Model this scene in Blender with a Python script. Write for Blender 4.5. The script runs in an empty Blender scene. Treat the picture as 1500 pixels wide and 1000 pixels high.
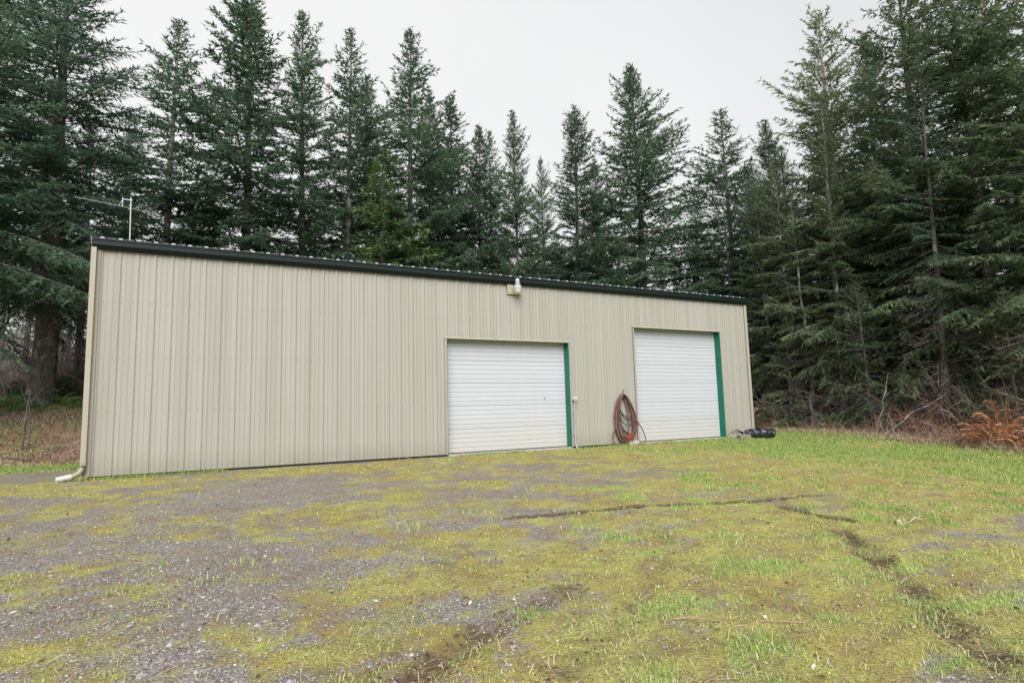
import bpy, math, random
import numpy as np
from mathutils import Matrix, Vector

random.seed(7)
scn = bpy.context.scene
COL = scn.collection

# ------------------------------------------------------------------ camera
cam_d = bpy.data.cameras.new('camera')
cam = bpy.data.objects.new('camera', cam_d)
COL.objects.link(cam)
cam_d.sensor_width = 36.0
cam_d.lens = 21.351
cam_d.clip_start = 0.05
cam_d.clip_end = 2000
_r = Vector((0.87706896, -0.47958355, -0.02737978))
_u = Vector((-0.03077984, -0.11298852, 0.99311943))
_f = Vector((0.47937735, 0.87019148, 0.11386023))
cam.matrix_world = Matrix(((_r.x, _u.x, -_f.x, 1.52052717),
                           (_r.y, _u.y, -_f.y, -14.38261574),
                           (_r.z, _u.z, -_f.z, 1.05378831),
                           (0, 0, 0, 1)))
scn.camera = cam

# ------------------------------------------------------------------ overcast sky and soft sun
SUN_EL, SUN_AZ = 40.0, 205.0        # degrees; azimuth from +y clockwise: behind the camera
world = bpy.data.worlds.new('World')
scn.world = world
world.use_nodes = True
wn, wl = world.node_tree.nodes, world.node_tree.links
for n in list(wn):
    wn.remove(n)
w_out = wn.new('ShaderNodeOutputWorld')
w_bg = wn.new('ShaderNodeBackground')
w_sky = wn.new('ShaderNodeTexSky')
w_sky.sky_type = 'NISHITA'
w_sky.sun_disc = False
w_sky.sun_elevation = math.radians(SUN_EL)
w_sky.sun_rotation = math.radians(SUN_AZ)
w_sky.dust_density = 4.0
w_hs = wn.new('ShaderNodeHueSaturation')
w_hs.inputs['Saturation'].default_value = 0.12
w_tc = wn.new('ShaderNodeTexCoord')
w_no = wn.new('ShaderNodeTexNoise')
w_no.inputs['Scale'].default_value = 1.6
w_no.inputs['Detail'].default_value = 3
w_cr = wn.new('ShaderNodeValToRGB')
w_cr.color_ramp.elements[0].position = 0.3
w_cr.color_ramp.elements[0].color = (4.35, 4.37, 4.44, 1)
w_cr.color_ramp.elements[1].position = 0.7
w_cr.color_ramp.elements[1].color = (5.1, 5.1, 5.13, 1)
w_mx = wn.new('ShaderNodeMixRGB')
w_mx.inputs[0].default_value = 0.93          # nine tenths cloud sheet
wl.new(w_tc.outputs['Generated'], w_no.inputs['Vector'])
wl.new(w_no.outputs['Fac'], w_cr.inputs[0])
wl.new(w_sky.outputs[0], w_hs.inputs['Color'])
wl.new(w_hs.outputs[0], w_mx.inputs[1])
wl.new(w_cr.outputs[0], w_mx.inputs[2])
wl.new(w_mx.outputs[0], w_bg.inputs['Color'])
w_bg.inputs['Strength'].default_value = 0.054
wl.new(w_bg.outputs[0], w_out.inputs['Surface'])

sun_d = bpy.data.lights.new('sun', 'SUN')
sun_d.energy = 1.5
sun_d.angle = math.radians(50)
sun_d.color = (1.0, 0.985, 0.955)
sun = bpy.data.objects.new('sun', sun_d)
COL.objects.link(sun)
_az, _el = math.radians(SUN_AZ), math.radians(SUN_EL)
_sd = Vector((math.sin(_az) * math.cos(_el), math.cos(_az) * math.cos(_el), math.sin(_el)))
sun.rotation_euler = _sd.to_track_quat('Z', 'Y').to_euler()

scn.view_settings.view_transform = 'Standard'
scn.view_settings.look = 'None'
scn.view_settings.gamma = 1.0
scn.view_settings.use_curve_mapping = False
scn.view_settings.exposure = 1.8

# ------------------------------------------------------------------ helpers: objects
def link(name, me, mat=None, parent=None, kind=None, label=None, cat=None, group=None):
    o = bpy.data.objects.new(name, me)
    COL.objects.link(o)
    if mat is not None and me is not None and not me.materials:
        me.materials.append(mat)
    if parent is not None:
        o.parent = parent
    if kind: o['kind'] = kind
    if label: o['label'] = label
    if cat: o['category'] = cat
    if group: o['group'] = group
    return o

def thing(name, label, cat, loc=(0, 0, 0), rz=0.0, group=None):
    o = bpy.data.objects.new(name, None)
    o.empty_display_size = 0.2
    COL.objects.link(o)
    o.location = loc
    o.rotation_euler = (0, 0, rz)
    o['label'] = label
    o['category'] = cat
    if group: o['group'] = group
    return o

def copy_thing(root, loc, rz=0.0, scale=(1, 1, 1), label=None, group=None, name=None):
    r = root.copy()
    COL.objects.link(r)
    r.location = loc
    r.rotation_euler = (0, 0, rz)
    r.scale = scale
    if name: r.name = name
    if label: r['label'] = label
    if group: r['group'] = group
    elif 'group' in r: del r['group']
    for ch in root.children:
        c = ch.copy()
        COL.objects.link(c)
        c.parent = r
        for g in ch.children:
            d = g.copy()
            COL.objects.link(d)
            d.parent = c
    return r

def np_mesh(name, V, F, mats=(), mi=None, smooth=False, attr=None):
    V = np.asarray(V, np.float32)
    F = np.asarray(F, np.int32)
    me = bpy.data.meshes.new(name)
    n, k = F.shape
    me.vertices.add(len(V))
    me.vertices.foreach_set('co', V.ravel())
    me.loops.add(n * k)
    me.loops.foreach_set('vertex_index', F.ravel())
    me.polygons.add(n)
    me.polygons.foreach_set('loop_start', np.arange(0, n * k, k, dtype=np.int32))
    if mi is not None:
        me.polygons.foreach_set('material_index', np.asarray(mi, np.int32))
    me.polygons.foreach_set('use_smooth', np.full(n, smooth))
    for m in mats:
        me.materials.append(m)
    me.update(calc_edges=True)
    if attr is not None:
        for an, data in attr.items():
            a = me.color_attributes.new(an, 'FLOAT_COLOR', 'POINT')
            a.data.foreach_set('color', np.asarray(data, np.float32).ravel())
    return me

def norm(v):
    return v / np.maximum(np.linalg.norm(v, axis=-1, keepdims=True), 1e-9)

def tubes(P, Rd, n=4, cap=False):
    """P (N,K,3) centre lines, Rd (N,K) radii -> quads."""
    P = np.asarray(P, float); Rd = np.asarray(Rd, float)
    N, K, _ = P.shape
    T = np.empty_like(P)
    T[:, 1:-1] = P[:, 2:] - P[:, :-2]
    T[:, 0] = P[:, 1] - P[:, 0]
    T[:, -1] = P[:, -1] - P[:, -2]
    T = norm(T)
    ref = np.where(np.abs(T[..., 2:3]) > 0.92, np.array([1.0, 0, 0]), np.array([0, 0, 1.0]))
    # one fixed reference per tube keeps it from twisting
    mean = norm(P[:, -1] - P[:, 0] + 1e-6)
    ref = np.where(np.abs(mean[:, 2:3]) > 0.8, np.array([1.0, 0.1, 0]), np.array([0.05, 0, 1.0]))[:, None, :]
    A = norm(np.cross(T, np.broadcast_to(ref, T.shape)))
    B = np.cross(T, A)
    ang = np.arange(n) * 2 * np.pi / n
    V = (P[:, :, None, :] + Rd[:, :, None, None] * (np.cos(ang)[None, None, :, None] * A[:, :, None, :]
         + np.sin(ang)[None, None, :, None] * B[:, :, None, :]))
    idx = np.arange(N * K * n).reshape(N, K, n)
    a = idx[:, :-1, :]; b = np.roll(idx, -1, 2)[:, :-1, :]
    c = np.roll(idx, -1, 2)[:, 1:, :]; d = idx[:, 1:, :]
    F = np.stack([a, b, c, d], -1).reshape(-1, 4)
    return V.reshape(-1, 3), F

class MB:
    """collects boxes, prisms and tubes for one mesh"""
    def __init__(s):
        s.v, s.f, s.m = [], [], []
    def box(s, x0, x1, y0, y1, z0, z1, m=0):
        b = len(s.v)
        s.v += [(x0, y0, z0), (x1, y0, z0), (x1, y1, z0), (x0, y1, z0),
                (x0, y0, z1), (x1, y0, z1), (x1, y1, z1), (x0, y1, z1)]
        for q in ((0, 3, 2, 1), (4, 5, 6, 7), (0, 1, 5, 4), (1, 2, 6, 5), (2, 3, 7, 6), (3, 0, 4, 7)):
            s.f.append(tuple(b + i for i in q)); s.m.append(m)
        return s
    def prism_x(s, prof, x0, x1, m=0, closed=True):
        """profile of (y, z) pushed along x"""
        b = len(s.v); n = len(prof)
        s.v += [(x0, y, z) for y, z in prof] + [(x1, y, z) for y, z in prof]
        for i in range(n if closed else n - 1):
            j = (i + 1) % n
            s.f.append((b + i, b + j, b + n + j, b + n + i)); s.m.append(m)
        if closed:
            s.f.append(tuple(b + i for i in range(n))[::-1]); s.m.append(m)
            s.f.append(tuple(b + n + i for i in range(n))); s.m.append(m)
        return s
    def prism_y(s, prof, y0, y1, m=0):
        """profile of (x, z) pushed along y"""
        b = len(s.v); n = len(prof)
        s.v += [(x, y0, z) for x, z in prof] + [(x, y1, z) for x, z in prof]
        for i in range(n):
            j = (i + 1) % n
            s.f.append((b + i, b + j, b + n + j, b + n + i)); s.m.append(m)
        s.f.append(tuple(b + i for i in range(n))[::-1]); s.m.append(m)
        s.f.append(tuple(b + n + i for i in range(n))); s.m.append(m)
        return s
    def tube(s, pts, r, n=8, m=0):
        P = np.array(pts, float)[None]
        rr = np.full((1, len(pts)), r) if np.isscalar(r) else np.array(r, float)[None]
        V, F = tubes(P, rr, n)
        b = len(s.v)
        s.v += [tuple(q) for q in V]
        for q in F:
            s.f.append(tuple(int(i) + b for i in q)); s.m.append(m)
        k = len(pts)
        s.f.append(tuple(b + i for i in range(n))[::-1]); s.m.append(m)
        s.f.append(tuple(b + (k - 1) * n + i for i in range(n))); s.m.append(m)
        return s
    def lathe(s, prof, c, n=20, m=0):
        """(radius, z) turned about a vertical axis"""
        b = len(s.v); k = len(prof)
        for r, z in prof:
            for i in range(n):
                a = 2 * math.pi * i / n
                s.v.append((c[0] + r * math.cos(a), c[1] + r * math.sin(a), c[2] + z))
        for j in range(k - 1):
            for i in range(n):
                i2 = (i + 1) % n
                s.f.append((b + j * n + i, b + j * n + i2, b + (j + 1) * n + i2, b + (j + 1) * n + i)); s.m.append(m)
        s.f.append(tuple(b + i for i in range(n))[::-1]); s.m.append(m)
        s.f.append(tuple(b + (k - 1) * n + i for i in range(n))); s.m.append(m)
        return s
    def mesh(s, name, mats, smooth=False, bevel=0):
        me = bpy.data.meshes.new(name)
        me.from_pydata(s.v, [], s.f)
        for m in (mats if isinstance(mats, (list, tuple)) else [mats]):
            me.materials.append(m)
        me.polygons.foreach_set('material_index', np.array(s.m, np.int32))
        me.polygons.foreach_set('use_smooth', np.full(len(s.f), smooth))
        me.update()
        return me
    def build(s, name, mats, parent=None, smooth=False, **kw):
        o = link(name, s.mesh(name, mats, smooth), None, parent, **kw)
        if smooth:
            md = o.modifiers.new('edge_split', 'EDGE_SPLIT'); md.split_angle = math.radians(40)
        return o

# ------------------------------------------------------------------ helpers: noise and the lie of the land
def _hash(ix, iy, seed):
    h = (ix.astype(np.int64) * 374761393 + iy.astype(np.int64) * 668265263 + seed * 974634777) & 0xFFFFFFFF
    h = ((h ^ (h >> 13)) * 1274126177) & 0xFFFFFFFF
    return ((h ^ (h >> 16)) & 0xFFFF) / 65535.0

def vnoise(x, y, seed=0):
    x = np.asarray(x, float); y = np.asarray(y, float)
    ix, iy = np.floor(x), np.floor(y)
    fx, fy = x - ix, y - iy
    fx = fx * fx * (3 - 2 * fx); fy = fy * fy * (3 - 2 * fy)
    a = _hash(ix, iy, seed); b = _hash(ix + 1, iy, seed)
    c = _hash(ix, iy + 1, seed); d = _hash(ix + 1, iy + 1, seed)
    return (a * (1 - fx) + b * fx) * (1 - fy) + (c * (1 - fx) + d * fx) * fy

def fbm(x, y, seed=0, o=4):
    t, amp, s = 0.0, 0.5, 0.0
    for i in range(o):
        t = t + amp * vnoise(np.asarray(x) * 2 ** i + 17.3 * i, np.asarray(y) * 2 ** i - 9.1 * i, seed + i)
        s += amp; amp *= 0.5
    return t / s

def sstep(a, b, x):
    t = np.clip((np.asarray(x, float) - a) / (b - a), 0, 1)
    return t * t * (3 - 2 * t)

RUTS = [  # centre line points, width, depth, strength
    ([(5.2, -7.45), (6.01, -7.58), (7.07, -7.68), (7.76, -7.87), (8.61, -8.08), (9.38, -8.29), (10.25, -8.34)], 0.085, 0.03, 1.0),
    ([(8.85, -8.75), (8.7, -9.2), (8.76, -9.62)], 0.12, 0.04, 1.0),
    ([(8.05, -10.0), (7.67, -10.49), (7.28, -10.89), (6.64, -11.53), (6.13, -12.05), (5.7, -12.6)], 0.13, 0.04, 0.95),
    ([(4.35, -10.1), (4.04, -10.23), (3.61, -10.39), (3.16, -10.66), (2.8, -10.89), (2.2, -11.2)], 0.13, 0.04, 0.85),
    ([(6.54, -8.81), (6.0, -9.4), (5.4, -9.99), (4.16, -10.92), (3.42, -11.38)], 0.12, 0.022, 0.5),
]

def rut_mask(x, y):
    x = np.asarray(x, float); y = np.asarray(y, float)
    m = np.zeros_like(x); dep = np.zeros_like(x)
    wob = (fbm(x * 2.3, y * 2.3, 91) - 0.5) * 0.16
    brk = sstep(0.36, 0.56, fbm(x * 1.7, y * 1.7, 77, 3))
    for pts, w, d, st in RUTS:
        best = np.full_like(x, 1e9)
        for (x0, y0), (x1, y1) in zip(pts[:-1], pts[1:]):
            dx, dy = x1 - x0, y1 - y0
            t = np.clip(((x - x0) * dx + (y - y0) * dy) / (dx * dx + dy * dy), 0, 1)
            best = np.minimum(best, np.hypot(x - x0 - t * dx, y - y0 - t * dy))
        best = np.abs(best + wob)
        k = np.clip(1 - best / (w * 1.7), 0, 1)
        m = np.maximum(m, np.clip(k * 1.9, 0, 1) * st * (0.6 + 0.4 * brk))
        dep = dep - d * np.exp(-(best / (w * 0.7)) ** 2) * (0.4 + 0.6 * brk) + 0.55 * d * np.exp(-((best - w * 1.35) / (w * 0.45)) ** 2) * brk
    return m, dep

def ground_z(x, y):
    x = np.asarray(x, float); y = np.asarray(y, float)
    mult = 1 + 0.8 * sstep(9, 21, x)
    z = -0.03 - 0.5 * np.clip((-y - 0.3) / 13, 0, 1.15) * mult
    bank = 2.1 * sstep(5.2, 13.5, y) * (1 - sstep(-0.4, 2.2, x))
    bank = bank + 0.25 * (fbm(x * 0.8, y * 0.8, 5) - 0.5) * sstep(5, 7, y)
    hill = 5.0 * sstep(20, 70, y) * (1 - sstep(-4, 8, x))
    far = 4.0 * sstep(34, 80, x)
    bumps = 0.05 * (fbm(x * 0.45, y * 0.45, 11, 3) - 0.5) * sstep(0.3, 2.5, -y) + 0.12 * (fbm(x * 0.6, y * 0.6, 12) - 0.5) * sstep(19.5, 23, x)
    return z + bank + hill + far + bumps

def masks(x, y):
    """how mossy, grassy, muddy and littered the yard is at each place"""
    x = np.asarray(x, float); y = np.asarray(y, float)
    side = (x - 3) - 0.9 * (y + 11)
    n1 = fbm(x * 0.33 + 3, y * 0.62, 21, 4)
    n2 = fbm(x * 1.1, y * 1.5, 31, 4)
    n3 = fbm(x * 3.3, y * 3.3, 61, 3)
    wall = np.exp(-((y + 0.9) / 1.3) ** 2)
    far_right = sstep(9.5, 16, x + 0.25 * y)
    n4 = fbm(x * 6.5, y * 6.5, 67, 2)
    moss = 0.24 + 0.95 * (n1 - 0.5) + 1.2 * (n2 - 0.5) + 1.0 * (n3 - 0.5) + 0.5 * (n4 - 0.5) + 0.55 * wall + 0.30 * np.tanh((side + 0.6) / 2.6) + 0.3 * far_right
    moss = np.clip(moss * 1.25 + 0.22, 0, 1)
    gr = fbm(x * 0.8 + 50, y * 0.9, 41, 4)
    grass = 1.9 * (gr - 0.57) + 1.0 * far_right + 0.25 * sstep(1, 5, side) * sstep(-8, -11, y) - 0.08
    tuft = sstep(0.60, 0.72, fbm(x * 2.3, y * 2.6, 43, 3)) * (0.22 + 0.78 * sstep(-1.5, 1.0, side)) * sstep(-3.5, -6.5, y)
    grass = np.maximum(grass, 0.95 * tuft)
    grass = grass + 0.7 * np.exp(-((y + 0.25) / 0.28) ** 2) * sstep(0.45, 0.6, n2) + 0.6 * sstep(-0.2, -1.6, x) * sstep(1.5, 4.6, y) * (1 - sstep(5.2, 6.2, y))
    grass = np.clip(grass, 0, 1)
    mud, dep = rut_mask(x, y)
    damp = sstep(0.56, 0.70, fbm(x * 1.3 + 9, y * 1.5 + 4, 51, 4)) * 0.48 * sstep(-6, -9.5, y)
    mud = np.clip(np.maximum(mud, damp), 0, 1)
    litter = sstep(20.6, 21.8, x + 0.18 * (y + 4)) * sstep(-12, -10.5, y) + sstep(5.0, 6.6, y)
    litter = litter * (1 - 0.55 * sstep(8.0, 9.5, y) * (x < 0))
    litter = np.clip(litter + 0.5 * (n2 - 0.5) * (litter > 0.02), 0, 1)
    return moss, grass, mud, litter, dep

# ------------------------------------------------------------------ materials
def new_mat(name):
    m = bpy.data.materials.new(name)
    m.use_nodes = True
    nt = m.node_tree
    b = nt.nodes['Principled BSDF']
    return m, nt, b

def N(nt, t, **kw):
    n = nt.nodes.new(t)
    for k, v in kw.items():
        if k in n.inputs.keys() if hasattr(n.inputs, 'keys') else False:
            n.inputs[k].default_value = v
        else:
            setattr(n, k, v)
    return n

def ramp(nt, fac, stops):
    n = nt.nodes.new('ShaderNodeValToRGB')
    cr = n.color_ramp
    while len(cr.elements) < len(stops):
        cr.elements.new(0.5)
    for e, (p, c) in zip(cr.elements, stops):
        e.position = p
        e.color = (*c, 1) if len(c) == 3 else c
    nt.links.new(fac, n.inputs[0])
    return n.outputs[0]

def noise(nt, scale, detail=4, rough=0.55, vec=None, dist=0.0):
    n = nt.nodes.new('ShaderNodeTexNoise')
    n.inputs['Scale'].default_value = scale
    n.inputs['Detail'].default_value = detail
    n.inputs['Roughness'].default_value = rough
    n.inputs['Distortion'].default_value = dist
    if vec is not None:
        nt.links.new(vec, n.inputs['Vector'])
    return n.outputs['Fac']

def mix(nt, fac, a, b, mode='MIX'):
    n = nt.nodes.new('ShaderNodeMixRGB')
    n.blend_type = mode
    for i, v in ((0, fac), (1, a), (2, b)):
        if isinstance(v, (int, float)):
            n.inputs[i].default_value = v
        elif isinstance(v, tuple):
            n.inputs[i].default_value = (*v, 1)
        else:
            nt.links.new(v, n.inputs[i])
    return n.outputs[0]

def math_n(nt, op, a, b=0.0, c=None, clamp=False):
    n = nt.nodes.new('ShaderNodeMath')
    n.operation = op
    n.use_clamp = clamp
    for i, v in enumerate((a, b, c)):
        if v is None: continue
        if isinstance(v, (int, float)):
            n.inputs[i].default_value = v
        else:
            nt.links.new(v, n.inputs[i])
    return n.outputs[0]

def world_pos(nt, sx=1, sy=1, sz=1):
    g = nt.nodes.new('ShaderNodeNewGeometry')
    mp = nt.nodes.new('ShaderNodeMapping')
    mp.inputs['Scale'].default_value = (sx, sy, sz)
    nt.links.new(g.outputs['Position'], mp.inputs['Vector'])
    return mp.outputs[0]

def obj_pos(nt, sx=1, sy=1, sz=1):
    g = nt.nodes.new('ShaderNodeTexCoord')
    mp = nt.nodes.new('ShaderNodeMapping')
    mp.inputs['Scale'].default_value = (sx, sy, sz)
    nt.links.new(g.outputs['Object'], mp.inputs['Vector'])
    return mp.outputs[0]

def bump(nt, b, h, strength=0.3, dist=0.02):
    n = nt.nodes.new('ShaderNodeBump')
    n.inputs['Strength'].default_value = strength
    n.inputs['Distance'].default_value = dist
    nt.links.new(h, n.inputs['Height'])
    nt.links.new(n.outputs[0], b.inputs['Normal'])

def simple(name, col, rough=0.6, metal=0.0, var=0.12, scale=6.0, bmp=0.0, spec=0.4):
    m, nt, b = new_mat(name)
    f = noise(nt, scale, 5, 0.6, obj_pos(nt))
    lo = tuple(c * (1 - var) for c in col); hi = tuple(min(1, c * (1 + var)) for c in col)
    nt.links.new(ramp(nt, f, [(0.3, lo), (0.7, hi)]), b.inputs['Base Color'])
    b.inputs['Roughness'].default_value = rough
    b.inputs['Metallic'].default_value = metal
    b.inputs['Specular IOR Level'].default_value = spec
    if bmp:
        bump(nt, b, noise(nt, scale * 6, 4, 0.6, obj_pos(nt)), bmp, 0.01)
    return m

def island(name, stops, rough=0.8, trans=0.0, objvar=0.25, hue=0.0):
    """each leaf, stone or twig of the mesh takes its own colour from the ramp"""
    m, nt, b = new_mat(name)
    g = nt.nodes.new('ShaderNodeNewGeometry')
    oi = nt.nodes.new('ShaderNodeObjectInfo')
    c = ramp(nt, g.outputs['Random Per Island'], stops)
    hs = nt.nodes.new('ShaderNodeHueSaturation')
    nt.links.new(c, hs.inputs['Color'])
    v = math_n(nt, 'MULTIPLY_ADD', oi.outputs['Random'], objvar * 2, 1 - objvar)
    nt.links.new(v, hs.inputs['Value'])
    if hue:
        nt.links.new(math_n(nt, 'MULTIPLY_ADD', oi.outputs['Random'], -hue, 0.5 + hue / 2), hs.inputs['Hue'])
    nt.links.new(hs.outputs[0], b.inputs['Base Color'])
    b.inputs['Roughness'].default_value = rough
    b.inputs['Specular IOR Level'].default_value = 0.25
    if trans:
        t = nt.nodes.new('ShaderNodeBsdfTranslucent')
        nt.links.new(hs.outputs[0], t.inputs['Color'])
        ms = nt.nodes.new('ShaderNodeMixShader')
        ms.inputs[0].default_value = trans
        out = nt.nodes['Material Output']
        nt.links.new(b.outputs[0], ms.inputs[1]); nt.links.new(t.outputs[0], ms.inputs[2])
        nt.links.new(ms.outputs[0], out.inputs['Surface'])
    return m

def siding_material(name, base):
    m, nt, b = new_mat(name)
    p = world_pos(nt, 1, 1, 1)
    streak = noise(nt, 1.0, 5, 0.6, world_pos(nt, 5.5, 1, 0.16))
    blot = noise(nt, 0.55, 4, 0.6, p)
    fine = noise(nt, 60, 3, 0.6, p)
    c = mix(nt, ramp(nt, streak, [(0.35, (0, 0, 0)), (0.75, (1, 1, 1))]), tuple(k * 1.03 for k in base), (base[0] * .86, base[1] * .84, base[2] * .79))
    c = mix(nt, math_n(nt, 'MULTIPLY', blot, 0.25), c, (base[0] * .84, base[1] * .86, base[2] * .8))
    # splashed dirt and algae from the yard, uneven along the foot of the wall
    sx = nt.nodes.new('ShaderNodeSeparateXYZ'); nt.links.new(p, sx.inputs[0])
    low = math_n(nt, 'SUBTRACT', 0.5, math_n(nt, 'MULTIPLY', sx.outputs['Z'], 1.1), clamp=True)
    dirt = math_n(nt, 'MULTIPLY', low, noise(nt, 2.2, 5, 0.7, world_pos(nt, 1, 1, 1.2)))
    c = mix(nt, math_n(nt, 'MULTIPLY', dirt, 1.7, clamp=True), c, (0.19, 0.17, 0.105))
    c = mix(nt, math_n(nt, 'MULTIPLY', fine, 0.08), c, (0.3, 0.28, 0.22))
    nt.links.new(c, b.inputs['Base Color'])
    b.inputs['Roughness'].default_value = 0.55
    b.inputs['Specular IOR Level'].default_value = 0.3
    bump(nt, b, noise(nt, 1.1, 2, 0.5, world_pos(nt, 3, 1, 0.5)), 0.12, 0.05)
    return m

M_SIDING = siding_material('tan_painted_steel', (0.311, 0.302, 0.278))
M_TRIM = siding_material('cream_painted_trim', (0.328, 0.305, 0.250))
M_GREEN = simple('dark_green_painted_steel', (0.004, 0.011, 0.011), 0.5, 0, 0.2, 2, spec=0.25)
M_TEAL = simple('teal_green_painted_steel', (0.005, 0.124, 0.088), 0.45, 0, 0.22, 3)
M_PALE = simple('pale_galvanised_edge', (0.562, 0.570, 0.585), 0.4, 0.0, 0.1, 20)
M_DARK = simple('dark_foam_and_shadow_gap', (0.02, 0.02, 0.02), 0.9)
M_RUBBER = simple('black_rubber_seal', (0.03, 0.03, 0.03), 0.7)
M_CONC = simple('weathered_concrete', (0.315, 0.300, 0.270), 0.9, 0, 0.25, 7, 0.3)
M_WHITEPIPE = simple('white_plastic_pipe', (0.450, 0.450, 0.443), 0.4, 0, 0.06, 9)
M_GALV = simple('galvanised_metal', (0.48, 0.5, 0.53), 0.4, 0.5, 0.12, 12)
M_ALU = simple('aluminium_tube', (0.375, 0.383, 0.405), 0.35, 0.3, 0.05, 12)
M_CREAMBOX = simple('cream_mounting_board', (0.330, 0.292, 0.210), 0.7, 0, 0.12, 10, 0.2)
M_WHITE = simple('white_enamel', (0.495, 0.495, 0.495), 0.35, 0, 0.04, 9)
M_GREY = simple('grey_cast_metal', (0.225, 0.229, 0.251), 0.5, 0.1, 0.12, 12)
M_HOSE = simple('faded_red_rubber_hose', (0.111, 0.055, 0.047), 0.6, 0, 0.3, 9)
M_HOSE2 = simple('pink_brown_rubber_hose', (0.168, 0.089, 0.074), 0.6, 0, 0.25, 9)
M_CABLE = simple('black_cable', (0.02, 0.022, 0.028), 0.5)
M_ORANGE = simple('orange_red_cord', (0.336, 0.048, 0.020), 0.5, 0, 0.2, 20)
M_ROCK = simple('grey_field_stone', (0.30, 0.27, 0.25), 0.9, 0, 0.3, 14, 0.5)
M_BAG = simple('black_plastic_sheet', (0.010, 0.011, 0.018), 0.24, 0, 0.2, 6, 0.0, 0.6)

def glass_material():
    m, nt, b = new_mat('ribbed_lamp_glass')
    b.inputs['Base Color'].default_value = (0.5, 0.51, 0.48, 1)
    b.inputs['Roughness'].default_value = 0.25
    b.inputs['Transmission Weight'].default_value = 0.35
    return m
M_GLASS = glass_material()

def door_material():
    m, nt, b = new_mat('white_door_enamel')
    p = world_pos(nt)
    streak = noise(nt, 1.0, 4, 0.6, world_pos(nt, 2.5, 1, 0.35))
    c = mix(nt, math_n(nt, 'MULTIPLY', streak, 0.35), (0.427, 0.442, 0.481), (0.371, 0.379, 0.411))
    sx = nt.nodes.new('ShaderNodeSeparateXYZ'); nt.links.new(p, sx.inputs[0])
    low = math_n(nt, 'SUBTRACT', 0.85, math_n(nt, 'MULTIPLY', sx.outputs['Z'], 0.8), clamp=True)
    dirt = math_n(nt, 'MULTIPLY', low, noise(nt, 1.6, 6, 0.75, world_pos(nt, 1, 1, 2.2)))
    c = mix(nt, math_n(nt, 'MULTIPLY', dirt, 1.2, clamp=True), c, (0.40, 0.37, 0.28))
    nt.links.new(c, b.inputs['Base Color'])
    b.inputs['Roughness'].default_value = 0.42
    bump(nt, b, noise(nt, 3, 2, 0.5, p), 0.06, 0.02)
    return m
M_DOOR = door_material()

def bark_material(name, dark, light, lichen):
    m, nt, b = new_mat(name)
    p = obj_pos(nt, 7, 7, 1.6)
    f = noise(nt, 2.2, 6, 0.7, p)
    c = ramp(nt, f, [(0.32, dark), (0.62, light)])
    l = noise(nt, 1.6, 6, 0.7, obj_pos(nt, 2.5, 2.5, 1.3))
    c = mix(nt, ramp(nt, l, [(0.53, (0, 0, 0)), (0.64, (0.8, 0.8, 0.8))]), c, lichen)
    nt.links.new(c, b.inputs['Base Color'])
    b.inputs['Roughness'].default_value = 0.95
    b.inputs['Specular IOR Level'].default_value = 0.1
    bump(nt, b, f, 0.8, 0.03)
    return m
M_BARK = bark_material('fir_bark', (0.05, 0.043, 0.043), (0.14, 0.122, 0.12), (0.28, 0.275, 0.27))
M_BARK_PALE = bark_material('lichened_bark', (0.09, 0.075, 0.072), (0.27, 0.235, 0.23), (0.58, 0.58, 0.59))
M_STEM = bark_material('pale_lichened_bark', (0.05, 0.042, 0.04), (0.17, 0.145, 0.14), (0.6, 0.6, 0.61))
M_DEAD = island('dead_grey_twigs', [(0.0, (0.102, 0.081, 0.072)), (0.6, (0.221, 0.187, 0.170)), (1.0, (0.425, 0.399, 0.383))], 0.95, 0, 0.2)
M_FIR = island('fir_needles', [(0.0, (0.048, 0.092, 0.059)), (0.45, (0.087, 0.152, 0.094)), (0.85, (0.139, 0.213, 0.124)), (1.0, (0.237, 0.293, 0.150))], 0.6, 0.5, 0.22, 0.03)
M_FIR_DARK = island('dark_fir_needles', [(0.0, (0.042, 0.087, 0.059)), (0.5, (0.079, 0.144, 0.092)), (1.0, (0.152, 0.223, 0.124))], 0.6, 0.5, 0.2, 0.03)
M_CEDAR = island('light_cedar_sprays', [(0.0, (0.043, 0.095, 0.030)), (0.5, (0.086, 0.159, 0.052)), (1.0, (0.155, 0.232, 0.077))], 0.6, 0.25, 0.2, 0.03)
M_EDGE = island('edge_fir_needles', [(0.0, (0.065, 0.109, 0.062)), (0.45, (0.129, 0.186, 0.097)), (0.8, (0.197, 0.255, 0.124)), (1.0, (0.303, 0.274, 0.180))], 0.6, 0.52, 0.25, 0.05)
M_FERN = island('sword_fern_green', [(0.0, (0.084, 0.192, 0.054)), (1.0, (0.204, 0.372, 0.120))], 0.6, 0.2, 0.25)
M_RUST = island('dead_rust_bracken', [(0.0, (0.126, 0.055, 0.029)), (0.5, (0.332, 0.143, 0.073)), (1.0, (0.528, 0.297, 0.172))], 0.9, 0.15, 0.25)
M_BRUSH = island('dead_tan_brush', [(0.0, (0.111, 0.064, 0.047)), (0.5, (0.255, 0.153, 0.115)), (0.85, (0.383, 0.272, 0.204)), (1.0, (0.510, 0.451, 0.383))], 0.95, 0, 0.25)
M_THICKET = island('bare_thicket_twigs', [(0.0, (0.111, 0.081, 0.072)), (0.6, (0.238, 0.191, 0.174)), (1.0, (0.425, 0.391, 0.374))], 0.95, 0, 0.25)
M_RUSTTWIG = island('rust_brown_twigs', [(0.0, (0.085, 0.043, 0.030)), (0.6, (0.204, 0.102, 0.068)), (1.0, (0.340, 0.212, 0.153))], 0.95, 0, 0)
M_SALAL = island('salal_leaves', [(0.0, (0.03, 0.06, 0.025)), (0.6, (0.08, 0.13, 0.05)), (1.0, (0.17, 0.22, 0.10))], 0.45, 0.15, 0.25)
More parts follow.
